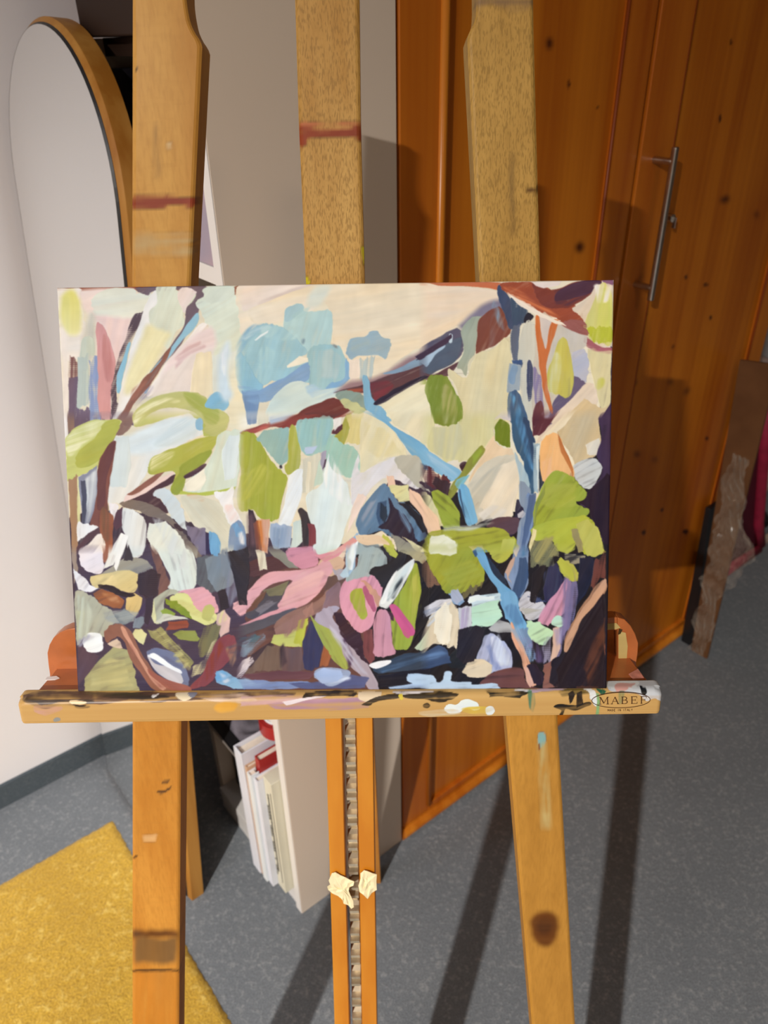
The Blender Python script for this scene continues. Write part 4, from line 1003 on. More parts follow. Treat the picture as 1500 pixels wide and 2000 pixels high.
# white open magazine file
mf=empty('magazine_file',W(.48,.892,Z0),'white cardboard magazine file at the left end of the bottom-shelf row','magazine file')
m=MB().ubox(.368,.371,.878,.905,Z0,.40).ubox(.371,.60,.878,.8805,Z0,.40).ubox(.371,.60,.9025,.905,Z0,.40).ubox(.371,.60,.8805,.9025,Z0,Z0+.003).ubox(.597,.60,.8805,.9025,Z0,.40)
m.build('box',M_LAV,mf,.0006)
MB().ubox(.375,.595,.8815,.9015,Z0+.004,.392).build('papers',M_PAGE,mf)
book('folder',.371,.59,.869,.877,Z0,.372,M_TAN,label='thin tan folder beside the white magazine file',cat='folder')
book('book',.388,.60,.853,.868,Z0,.392,M_RED,label='red book standing taller behind white booklets on bottom shelf')
e=book('booklet',.369,.386,.855,.868,Z0,.365,M_WHT2,label='white booklet next to the thin tan folder',cat='booklet')
e=book('booklet',.373,.60,.839,.8525,Z0,.362,M_LAV,label='white booklet between the red book and the pale green binder',cat='booklet')
bd=empty('binder',W(.49,.825,Z0),'pale green binder with dark printed spine against the bookcase side','binder')
MB().ubox(.384,.62,.8115,.838,Z0,.372).build('cover',M_PALEG,bd,.001)
M_INK=plain('dark_ink',(.03,.028,.03),.6,.2)
m=MB(); rs=random.Random(4)
for c_,(nn_,w_) in enumerate(((.8275,.0042),(.8335,.003))):
    z=.335 if c_==0 else .30
    while z>.10:
        L=rs.choice((.004,.006,.007,.009)); 
        if rs.random()<.85:
            m.ubox(.3834,.384,nn_-w_/2,nn_+w_/2,z-L,z-.0012)
            if L>.005: m.ubox(.3834,.384,nn_-w_/2-.0006,nn_+w_/2-.0012,z-L*.4,z-L*.25)
        else: z-=.008
        z-=L+.0012
m.ubox(.3834,.384,.8168,.8182,.09,.345); m.build('spine_print',M_INK,bd)
# black storage box with lid and a grey cloth
sb=empty('storage_box',W(.5,1.0,Z0),'black lidded storage box at the back of the lowest bookcase shelf','storage box')
MB().ubox(.44,.62,.93,1.10,Z0,.286).build('body',M_BLK,sb,.003)
MB().ubox(.396,.625,.925,1.108,.287,.297).build('lid',M_BLK,sb,.002)
M_STEEL=plain('brushed_steel',(.55,.52,.48),.28,.5,1.0,var=.08,scale=40)
MB().tube([W(.394,.935,.2985),W(.394,1.105,.2985)],.0018,8).build('lid_rim',plain('grey_rim',(.25,.22,.2),.5),sb)
def cloth(name,u0,u1,n0,n1,z,h,mat,label,seed):
    rs=np.random.RandomState(seed); nx=26; v=[];f=[]
    ph=rs.rand(6)*6
    for j in range(nx+1):
        for i in range(nx+1):
            a=i/nx;b=j/nx; env=(min(a,1-a)*min(b,1-b)*4)**.35
            hh=h*env*(.55+.25*math.sin(9*a+ph[0]+3*b)+.2*math.sin(14*b+ph[1]-5*a)+.1*math.sin(23*a+17*b+ph[2]))
            v.append(W(u0+(u1-u0)*a,n0+(n1-n0)*b,z+max(hh,.0)+.0008))
    for j in range(nx):
        for i in range(nx):
            q=j*(nx+1)+i; f.append((q,q+1,q+nx+2,q+nx+1))
    # underside closes the fold
    base=len(v)
    o=MB().add(v,f).build(name,mat,smooth=True,fix=False); s_=o.modifiers.new('sol','SOLIDIFY'); s_.thickness=.0007; s_.offset=1
    return tag(o,label,'cloth')
M_GCL=plain('grey_mauve_fabric',(.22,.20,.24),.9,.1,var=.3,scale=30)
cloth('folded_cloth',.42,.60,.935,1.09,.2975,.05,M_GCL,'grey crumpled cloth lying on the black storage box',5)
# red round tin on the papers
tn=empty('round_tin',W(.452,.891,.4005),'small red round tin with a white lid on top of the magazine file','tin')
c_=W(.455,.891,.4008)
MB().tube([c_,c_+np.array([0,0,.03])],.036,36).build('tin_body',M_RED,tn,.001)
MB().tube([c_+np.array([0,0,.030]),c_+np.array([0,0,.0345])],.027,36).build('lid',M_WHT2,tn,.001)
# picture card on the eye-level shelf, dark books beyond
M_CARD=NT('lilac_print'); v=M_CARD.mapping((3,3,7)); n=M_CARD.noise(v,1,2); M_CARD=M_CARD.out(M_CARD.mix(M_CARD.ramp(n,.35,.65),alb('8e8c9c',(1,.9,.8)),alb('c49a94',(1,.9,.8))),.5,.4)
pc=empty('greeting_card',W(.41,.84,1.234),'lilac printed card upright on the eye-level shelf of the bookcase','card')
MB().ubox(.407,.4095,.815,.905,1.2335,1.41).build('card_sheet',M_CARD,pc)
m=MB()
for k in range(9): m.ubox(.4064,.407,.842+.0012*(k%2),.846+.0015*(k%3),1.262+k*.0062,1.266+k*.0062)
m.build('printed_words',M_INK,pc)
def dbk(n0,n1,z1,h,lab,u0=.43):
    return book('book',u0,u0+.17,n0,n1,1.2332,z1,plain('dark_cover_'+h,alb(h,(.8,.7,.6)),.5,.3),label=lab,group='books on the eye-level shelf')
dbk(.91,.935,1.40,'141014','near-black book next to the lilac card on the eye-level shelf')
dbk(.937,.962,1.418,'1c2228','dark slate book third from the lilac card')
dbk(.964,.99,1.392,'201414','dark maroon book in the middle of the eye-level shelf')
dbk(.992,1.02,1.41,'101014','black slim book left of the dark maroon one')
dbk(1.022,1.05,1.40,'241816','dark brown book nearest the mirror on the eye-level shelf')
dbk(1.052,1.09,1.425,'120e12','thick black book half hidden by the mirror frame')
bx=MB().ubox(.419,.62,.818,1.128,1.4585,1.93).build('cardboard_box',M_DBRN,None,.003)
tag(bx,'large dark brown box filling the top bookcase compartment','box')
# ================================================================ wardrobe
M_PINE=wood('pine_lacquered',alb('86440c',(.56,.57,.60)),alb('b4701c',(.56,.57,.60)),'z',.38,0,.55,'stain',.6,.25)
M_PINE2=wood('pine_frame',alb('86420e',(.56,.57,.60)),alb('ac681c',(.56,.57,.60)),'z',.38,0,.6,None,.6,.25)
M_PINE3=wood('pine_moulding',alb('8c4c10',(.56,.57,.60)),alb('c07c28',(.56,.57,.60)),'z',.3,0,.6,None,.5,.4)
M_PINE4=wood('pine_moulding_shade',alb('5a2408',(.56,.57,.60)),alb('7a3a10',(.56,.57,.60)),'z',.4,0,.6,None,.5,.1)  # darker copy of the moulding pine, groove shade put into the colour
wd=empty('wardrobe',W(1.2,1.1,0),'two-door lacquered pine wardrobe on the carpet to the right of the bookcase','wardrobe')
WU0,WU1=.659,1.757
MB().ubox(WU0,WU0+.02,.812,1.40,0,2.05).ubox(WU1-.02,WU1,.812,1.40,0,2.05).ubox(WU0,WU1,1.385,1.40,0,2.05).ubox(WU0,WU1,.812,1.40,2.05,2.09).ubox(WU0+.02,WU1-.02,.82,1.385,.05,.07).build('carcass',M_PINE2,wd)
MB().tube([W(WU0+.001,.790,.022),W(WU1-.001,.790,.022)],.011,12).ubox(WU0,WU1,.790,.812,0.0,.034).build('plinth',M_PINE3,wd)
def door(u0,u1,zb,zt,stl,str_):
    nf=.792
    d=MB().ubox(u0,u0+stl,nf,nf+.02,zb,zt).ubox(u1-str_,u1,nf,nf+.02,zb,zt).ubox(u0+stl,u1-str_,nf,nf+.02,zt-.09,zt).ubox(u0+stl,u1-str_,nf,nf+.02,zb,zb+.02).build('door',M_PINE2,wd,.002)
    # panel: dense front so the knots sit in the wood
    a,b,c,e=u0+stl-.004,u1-str_+.004,zb+.012,zt-.08
    nu=int((b-a)/.003); nz=int((1.62-c)/.004); v=[];f=[]
    for j in range(nz+1):
        for i in range(nu+1): v.append(W(a+(b-a)*i/nu,nf+.008,c+(1.62-c)*j/nz))
    for j in range(nz):
        for i in range(nu):
            q=j*(nu+1)+i; f.append((q,q+1,q+nu+2,q+nu+1))
    m=MB().add(v,f); m.ubox(a,b,nf+.009,nf+.017,c,e); m.ubox(a,b,nf+.008,nf+.0172,1.62,e)
    p=m.build('panel',M_PINE,d,fix=False)
    stain(p,KNOTS,(700,-160,1530,1400),1)
    for uu,r__,mm in ((u0+stl,.0065 if u0<1 else .003,M_PINE3 if u0<1 else M_PINE4),(u1-str_,.003,M_PINE4)): MB().tube([W(uu,nf+(.0005 if r__>.005 else .002),zb+.02),W(uu,nf+(.0005 if r__>.005 else .002),zt-.09)],r__,10).build('moulding',mm,d,smooth=True)
    return d
KNOTS="""
p 4a1c0a 80,s | 1066,78 1072,72 1079,80 1078,92 1072,99 1066,92
p 5a260c 80 | 1107,162 1110,159 1113,166 1110,173 1107,170
p 5a2a10 80 | 1164,212 1167,210 1170,213 1167,216
p 56240c 80,s | 1209,172 1215,166 1221,174 1218,185 1212,187 1209,180
p 4a1c08 70,s | 1124,482 1131,474 1140,479 1138,490 1130,495 1124,490
p 4c2008 80 | 832,512 835,509 836,514 833,517
p 55260e 60 | 1402,228 1406,222 1408,230 1404,237
p 55260e 60,s | 1407,390 1416,383 1424,386 1420,395 1411,398
p 55260e 85 | 1427,82 1430,79 1432,85 1428,90
p 55260e 70,s | 1474,418 1478,412 1482,420 1478,428
p 5a2a10 70 | 1339,540 1343,536 1346,541 1342,546
p 5a2a10 60 | 1372,556 1378,552 1384,555 1378,559
p 52240c 60 | 1257,612 1261,608 1264,612 1260,617
p 5a2a10 60 | 1313,678 1318,674 1320,680 1315,683
p 4e220c 60,s | 1304,746 1309,740 1312,746 1308,752
p 4e220c 30,s | 1334,766 1340,758 1347,756 1344,763 1337,770
p 4a1c0a 60,s | 1238,744 1243,738 1246,746 1241,754
p 4a1c0a 60,s | 1241,886 1246,880 1250,887 1245,894
p 4a1c0a 60,s | 1276,898 1280,893 1284,898 1280,904
p 4e220c 60 | 1378,856 1382,852 1385,857 1381,860
p 4a1c0a 60 | 1288,994 1292,991 1296,995 1292,999
p 4a1c0a 60 | 1252,1042 1257,1038 1260,1043 1256,1048
p 4a1c0a 30 | 1332,1040 1338,1034 1344,1036 1340,1044
p 55260e 80 | 1385,620 1388,616 1391,621 1388,626
"""
dl=door(WU0+.002,1.1525,.036,2.03,.070,.068)
dr=door(1.1625,1.754,.036,2.03,.088,.062)
# bar handle and lock on the right door
hn=.792
def pz(px,py,n): return hit(px,py,NN*n,NN)
top=pz(1322,286,hn-.036); bot=pz(1268,588,hn-.036)
zt,zb=top[2],bot[2]; ub=(top@UU+bot@UU)/2
h=MB().box(W(ub-.005,hn-.041,zb),UU*.010,NN*.010,(0,0,zt-zb)).build('bar_handle',M_STEEL,dr,.0025)
for z in (zt-.022,zb+.022): MB().tube([W(ub,hn-.0345,z),W(ub,hn+.001,z)],.0055,16).build('handle_post',M_STEEL,h,.001)
kl=MB().tube([W(1.277,hn+.006,1.176),W(1.277,hn-.006,1.176)],.007,16).box(W(1.2765,hn-.012,1.160),UU*.002,NN*.007,(0,0,.018))
kl.build('door_lock',M_STEEL,dr,.0006)
# ================================================================ arched mirror
M_OAK=wood('mirror_frame_wood',alb('9a5c1c',(1,.84,.66)),alb('c88c40',(1,.84,.66)),'z',.45,0,1.)
M_GLASS=NT('mirror_glass'); M_GLASS.b.inputs['Metallic'].default_value=1; M_GLASS=M_GLASS.out((.90,.90,.89),.02,.5)
mr=empty('arched_mirror',W(.25,1.16,0),'tall arched mirror in a thin wooden frame leaning between the white wall and the bookcase','mirror')
LEAN=.094; mu=lambda z:.240+LEAN*z
nl,nr=1.372,.953; HM=1.49; Rm=(nl-nr)/2
mnorm=(UU-np.array([0,0,LEAN])); mnorm/=np.linalg.norm(mnorm)   # points away from the viewer side
mup=(UU*LEAN+np.array([0,0,1.])); mup/=np.linalg.norm(mup)
mo=W(.240,(nl+nr)/2,0.0)
def arch(r,h0,back,inset=0,seg=40):
    # outline in mirror plane: r half width, h0 spring height (arch centre), bottom at inset
    P=[mo+NN*(-r)+mup*(inset)+mnorm*back]
    for k in range(seg+1):
        a=math.pi-math.pi*k/seg
        P.append(mo+NN*(r*math.cos(a))+mup*(h0+r*math.sin(a))+mnorm*back)
    P.append(mo+NN*r+mup*inset+mnorm*back)
    return P
h0=HM-Rm
def ring(r0,r1,i0,i1,b0,b1,name,mat,par,bev=0):
    A_=arch(r0,h0,b0,i0);B_=arch(r1,h0,b0,i1);C_=arch(r1,h0,b1,i1);D_=arch(r0,h0,b1,i0); n=len(A_); v=A_+B_+C_+D_; f=[]
    for i in range(n):
        j=(i+1)%n
        f+=[(i,j,n+j,n+i),(n+i,n+j,2*n+j,2*n+i),(2*n+i,2*n+j,3*n+j,3*n+i),(3*n+i,3*n+j,j,i)]
    return MB().add(v,f).build(name,mat,par,bev)
def ring2():
    L=[arch(Rm,h0,.009,0),arch(Rm-.0065,h0,.003,.012),arch(Rm-.0065,h0,.034,.012),arch(Rm,h0,.034,0)]; n=len(L[0]); v=sum(L,[]); f=[]
    for i in range(n):
        j=(i+1)%n
        for a in range(4): b_=(a+1)%4; f.append((a*n+i,a*n+j,b_*n+j,b_*n+i))
    return MB().add(v,f).build('frame',M_OAK,mr,.0008)
ring2()
ring3=[arch(Rm-.0065,h0,.003,.012),arch(Rm-.0092,h0,.0,.0155),arch(Rm-.0092,h0,.008,.0155),arch(Rm-.0065,h0,.008,.012)]; _n=len(ring3[0]); MB().add(sum(ring3,[]),[(a*_n+i,a*_n+(i+1)%_n,((a+1)%4)*_n+(i+1)%_n,((a+1)%4)*_n+i) for i in range(_n) for a in range(4)]).build('glass_edge',M_BLK,mr)
g=arch(Rm-.0092,h0,.0002,.0155); MB().prism(g,mnorm*.004).build('mirror_glass',M_GLASS,mr)
g=arch(Rm-.007,h0,.020,.012); MB().prism(g,mnorm*.004).build('back_board',M_BLK,mr)
# ================================================================ easel
eu=np.array([0,math.sin(R(11.5)),math.cos(R(11.5))]); en=np.array([0,-math.cos(R(11.5)),math.sin(R(11.5))]); ex=np.array([1.,0,0])
P0=np.array([0,.561,1.299])
EX=(1.0,.90,.82)
M_W1=wood('easel_beech_left',alb('b47830',EX),alb('daa454',EX),'z',.55,.01,1.,'stain',.35,.03,.12,1.1)
M_W2=wood('easel_beech_centre',alb('b07c38',EX),alb('dcac62',EX),'z',.5,.55,1.,'stain',.5,.05)
M_W3=wood('easel_beech_right',alb('a07434',(.92,.82,.74)),alb('c8984e',(.92,.82,.74)),'z',.5,.5,1.,'stain',.6,.05,0,1.15)
M_W4=wood('easel_rail_varnished',alb('c07018',(.98,.86,.76)),alb('de9430',(.98,.86,.76)),'z',.35,0,1.,None,.3,.3)
M_W5=wood('easel_tray_wood',alb('c08844',(1.15,1.0,.86)),alb('e8b870',(1.15,1.0,.86)),'x',.42,0,1.,'stain',.7,.15)
M_ORG=plain('orange_paint',alb('b85c28',(1.05,.8,.6)),.28,.5,var=.12,scale=60)
easel=empty('studio_easel',(-.035,.30,0),'beech studio easel with paint marks standing in the middle of the room, holding the canvas','easel')
def epl(px,py,d=0): 
    p=hit(px,py,P0+en*d,en); return p
def xs(p): return p[0],(p-P0).dot(eu)
def post(name,Lpx,Rpx,mat,depth,text,bounds,d=0,zcap=None,floor=True,step=.002,zf=.001):
    L=[xs(epl(*q,d)) for q in Lpx]; Rr=[xs(epl(*q,d)) for q in Rpx]
    L.sort(key=lambda a:a[1]); Rr.sort(key=lambda a:a[1])
    sb_=-(P0[2]+en[2]*d)/eu[2]+zf
    def at(C,s):
        ss=[c[1] for c in C]; xx=[c[0] for c in C]
        if s<ss[0]: return xx[0]+(xx[1]-xx[0])*(s-ss[0])/(ss[1]-ss[0])
        return float(np.interp(s,ss,xx))
    s1=max(L[-1][1],Rr[-1][1]); s0=sb_ if floor else min(L[0][1],Rr[0][1])
    ns=int((s1-s0)/.0025); nx=30; v=[];f=[]
    for j in range(ns+1):
        s=s0+(s1-s0)*j/ns; a,b=at(L,s),at(Rr,s); r=.0018
        for i in range(nx+1):
            e=min(i,nx-i); dd=-r if e==0 else (-r*.3 if e==1 else 0)
            t_=i/nx; t_=(t_ if 0<i<nx else t_)
            v.append(P0+ex*(a+(b-a)*t_)+eu*s+en*(d+dd))
    for j in range(ns):
        for i in range(nx):
            q=j*(nx+1)+i; f.append((q,q+1,q+nx+2,q+nx+1))
    # back and sides
    n0_=len(v)
    for j in range(ns+1):
        s=s0+(s1-s0)*j/ns; a,b=at(L,s),at(Rr,s)
        v.append(P0+ex*a+eu*s+en*(d-depth)); v.append(P0+ex*b+eu*s+en*(d-depth))
    for j in range(ns):
        q=j*(nx+1); k=n0_+2*j
        f.append((q,q+nx+1,k+2,k)); f.append((q+nx,k+1,k+3,q+2*nx+1)); f.append((k,k+2,k+3,k+1))
    f.append(tuple(range(ns*(nx+1),ns*(nx+1)+nx+1))+(n0_+2*ns+1,n0_+2*ns))
    f.append(tuple(range(0,nx+1))[::-1]+(n0_,n0_+1))
    o=MB().add(v,f).build(name,mat,easel)
    for p in o.data.polygons: p.use_smooth=False
    if text: stain(o,text,bounds,1,(1.25,1.08,.92))
    return o
ES="""
p 983c20 0 | 257,384 300,381 345,383 381,386 379,404 345,403 300,408 257,405
q 6a3c18 90,s | 258,1818 350,1818 348,1832 258,1834
q 8a5c2c 90,s | 262,1832 348,1832 344,1880 262,1882
q 4a2810 0 | 255,1893 352,1893 352,1897 255,1897
q c87a28 88,t | 255,1898 352,1898 352,2050 255,2050
p 4a3020 20 | 318,1525 332,1522 330,1528 320,1531
p 4a3020 20 | 306,1546 320,1545 334,1536 332,1543 318,1551 308,1550
q dca468 10,t | 276,1634 306,1630 304,1644 280,1646
p dab888 10,t | 322,284 334,280 336,288 326,290
q a87438 85,st | 300,240 312,240 312,350 300,350
p 3c2010 80 | 264,136 267,134 268,140 265,142
p 3c2010 30 | 263,1674 270,1671 270,1675 265,1677
q c8a068 0,st | 260,455 380,455 380,500 260,500
p 983c1c 0 | 582,234 592,247 640,252 690,247 707,238 709,252 709,276 690,272 640,272 602,275 597,286 584,286
p c46c40 0,t | 590,236 640,240 700,238 700,250 640,254 592,250
q 6c4828 0,t | 604,274 650,275 650,278 604,278
p 4a2c18 80 | 705,220 709,216 709,244 706,240
p d8c020 80 | 706,480 713,484 712,514 706,508
p d8c020 20 | 595,540 604,544 606,556 596,556
q 8c6844 0,st | 925,-30 1045,-30 1045,14 1000,22 960,8 925,16
q 5c3c20 80 | 1046,360 1053,362 1053,380 1046,372
p 6c4420 10 | 1030,368 1050,374 1048,380 1032,376
q 8c6430 86,st | 995,300 1003,300 1006,460 997,460
p 88b4a8 80 | 1050,1432 1058,1426 1066,1436 1064,1454 1054,1456
q c8a868 88,st | 1052,1452 1068,1452 1078,1620 1060,1620
p 8c3c18 80 | 1050,1456 1053,1454 1053,1466 1050,1466
p 6c3a10 0,s | 1036,1800 1050,1782 1076,1780 1090,1798 1088,1830 1066,1848 1044,1836
p 4c260c 0,ts | 1050,1798 1072,1794 1078,1816 1062,1828 1050,1820
"""
BL=(200,-160,1180,2300)
lg=post('leg',[(258,-130),(257,550),(258,1415),(258,1990)],[(360,-130),(362,-10),(364,8),(367,26),(370,40),(374,52),(380,64),(390,78),(394,90),(372,550),(353,1415),(349,1990)],M_W1,.027,ES,BL,zf=.0075)
cp=post('mast',[(572,-130),(583,235),(597,550),(615,930)],[(700,-130),(704,235),(712,550),(720,930)],M_W2,.018,ES,BL,floor=False)
rg=post('leg',[(930,-130),(931,10),(930,30),(926,46),(918,60),(913,76),(914,100),(937,550),(990,1415),(1040,2010)],[(1040,-130),(1043,60),(1056,550),(1090,1415),(1124,2010)],M_W3,.027,ES,BL)
r1=post('mast_rail',[(616,930),(635,1415),(653,1995)],[(650,930),(668,1415),(683,1995)],M_W4,.02,None,None)
r2=post('mast_rail',[(686,930),(696,1415),(707,1995)],[(720,930),(729,1415),(737,1995)],M_W4,.02,None,None)
# rear support leg hinged behind the mast, reaching the floor away from the viewer
hb=P0+ex*(-.035)-en*.03+eu*.02
MB().prism([hb+ex*-.014,hb+ex*.014,np.array([-.021,.93,.002]),np.array([-.049,.93,.002])],np.array([0,.02,.01])).build('rear_leg',M_W4,easel,.001)
# ratchet strip
M_RAT=plain('ratchet_metal',(.62,.54,.40),.38,.5,.75,var=.25,scale=90)
pa=xs(epl(668,1415)); pb=xs(epl(695,1415)); pc_=xs(epl(684,1990)); pd=xs(epl(707,1990))
def rx(s): t_=(s-pa[1])/(pc_[1]-pa[1]); return pa[0]+(pc_[0]-pa[0])*t_+.0006, pb[0]+(pd[0]-pb[0])*t_-.0004
m=MB(); pitch=.0298; s=pa[1]+.02; s_end=-1.30
prof=[(0,-.010),(.10,-.006),(.14,0.000),(.24,.000),(.28,-.005),(.44,-.005),(.48,.000),(.58,.000),(.64,-.007),(1.,-.011)]
rows=[]
while s>s_end:
    for t_,dd in prof: rows.append((s-t_*pitch,dd))
    s-=pitch*1.0001
v=[];f=[]
for k,(s,dd) in enumerate(rows):
    a,b=rx(s); ins=.0028*(1 if dd<-.008 else 0)
    a+=.0012+ins
    for x_,d_ in ((a,dd-.002),(a+.0006,dd),(b-.0006,dd),(b,dd-.002)): v.append(P0+ex*x_+eu*s+en*(d_-.004))
    v.append(P0+ex*b+eu*s+en*(-.018)); v.append(P0+ex*a+eu*s+en*(-.018))
for k in range(len(rows)-1):
    for i in range(6):
        q=k*6+i; q2=k*6+(i+1)%6; f.append((q,q2,q2+6,q+6))
MB().add(v,f).build('ratchet_strip',M_RAT,easel)
# masking tape scraps
M_TAPE=plain('masking_tape',alb('e8cc94',(.95,.8,.62)),.7,.3,var=.08,scale=90)
def tape(pts,name,d=.0015):
    rs=random.Random(len(pts)*7+int(pts[0][0])); m=MB(); n=len(pts)
    c=(sum(p[0] for p in pts)/n,sum(p[1] for p in pts)/n); v=[epl(*c,d+.002)]; f=[]
    for rad in (.35,.68,1.):
        for i in range(n):
            q=pts[i]; v.append(epl(c[0]+(q[0]-c[0])*rad,c[1]+(q[1]-c[1])*rad,d+rs.uniform(0,.0022)*(1 if rad<1 else .8)))
    for i in range(n): f.append((0,1+i,1+(i+1)%n))
    for r_ in range(2):
        for i in range(n): a=1+r_*n; f.append((a+i,a+n+i,a+n+(i+1)%n,a+(i+1)%n))
    o=m.add(v,f).build(name,M_TAPE,easel,fix=False); so=o.modifiers.new('s','SOLIDIFY'); so.thickness=.0005; so.offset=1
    return o
tape([(648,1706),(655,1704),(666,1710),(675,1714),(684,1719),(692,1722),(690,1730),(682,1732),(681,1740),(684,1748),(690,1760),(691,1772),(686,1775),(680,1768),(671,1765),(670,1758),(660,1750),(649,1745),(641,1738),(639,1732),(645,1728),(642,1720)],'masking_tape')
tape([(704,1706),(711,1700),(718,1702),(728,1706),(736,1708),(735,1722),(736,1738),(726,1744),(718,1756),(710,1748),(702,1742),(700,1730),(704,1716)],'masking_tape')
# ---- tray
T0=np.array([0,.418,1.030])
def tpl(px,py,d=0): return hit(px,py,T0+en*d,en)
tl=tpl(33,1368); tr=tpl(1295,1348); bl=tpl(37,1417); br=tpl(1293,1392)
xa=(tl[0]+bl[0])/2; xb=(tr[0]+br[0])/2
sa=((tl-T0).dot(eu)+(tr-T0).dot(eu))/2; sbm=((bl-T0).dot(eu)+(br-T0).dot(eu))/2
slope=((tr-tl).dot(eu))/(tr[0]-tl[0])
nx,ny=900,44; v=[];f=[]
rr=.006
for j in range(ny+1):
    s=sbm+(sa-sbm)*j/ny
    for i in range(nx+1):
        x=xa+(xb-xa)*i/nx
        dx=min(x-xa,xb-x); top_=sa-s; bt=s-sbm; dd=0; ss=s
        if top_<rr: dd-=rr-math.sqrt(max(rr*rr-(rr-top_)**2,0))
        if bt<.0015: dd-=.0008
        if dx<.004: dd-=.004-math.sqrt(max(.004**2-(.004-dx)**2,0))
        if dx<rr and top_<rr: ss=s-(rr-dx)*(rr-top_)/rr*.5
        v.append(T0+ex*x+eu*(ss+slope*(x-(xa+xb)/2))+en*dd)
NTOP=10
for k in range(1,NTOP+1):
    for i in range(nx+1):
        x=xa+(xb-xa)*i/nx; dx=min(x-xa,xb-x); c_=.004-math.sqrt(max(.004**2-(.004-dx)**2,0)) if dx<.004 else 0
        v.append(T0+ex*x+eu*(sa-c_*.5+slope*(x-(xa+xb)/2))+en*(-rr-(.014-rr)*k/NTOP))
ny+=NTOP
for j in range(ny):
    for i in range(nx):
        q=j*(nx+1)+i; f.append((q,q+1,q+nx+2,q+nx+1))
n0_=len(v)
for j in (0,1):
    s=(sbm,sa-.003)[j]
    for i in range(nx+1):
        x=xa+(xb-xa)*i/nx; v.append(T0+ex*x+eu*(s+slope*(x-(xa+xb)/2))+en*(-.014))
for i in range(nx):
    f.append((i+1,i,n0_+i,n0_+i+1)); a=ny*(nx+1); f.append((a+i,a+i+1,n0_+nx+2+i,n0_+nx+1+i)); f.append((n0_+i+1,n0_+i,n0_+nx+1+i,n0_+nx+2+i))
f.append(tuple(j*(nx+1) for j in range(ny,-1,-1))+(n0_,n0_+nx+1)); f.append(tuple(j*(nx+1)+nx for j in range(ny+1))+(n0_+2*nx+1,n0_+nx))
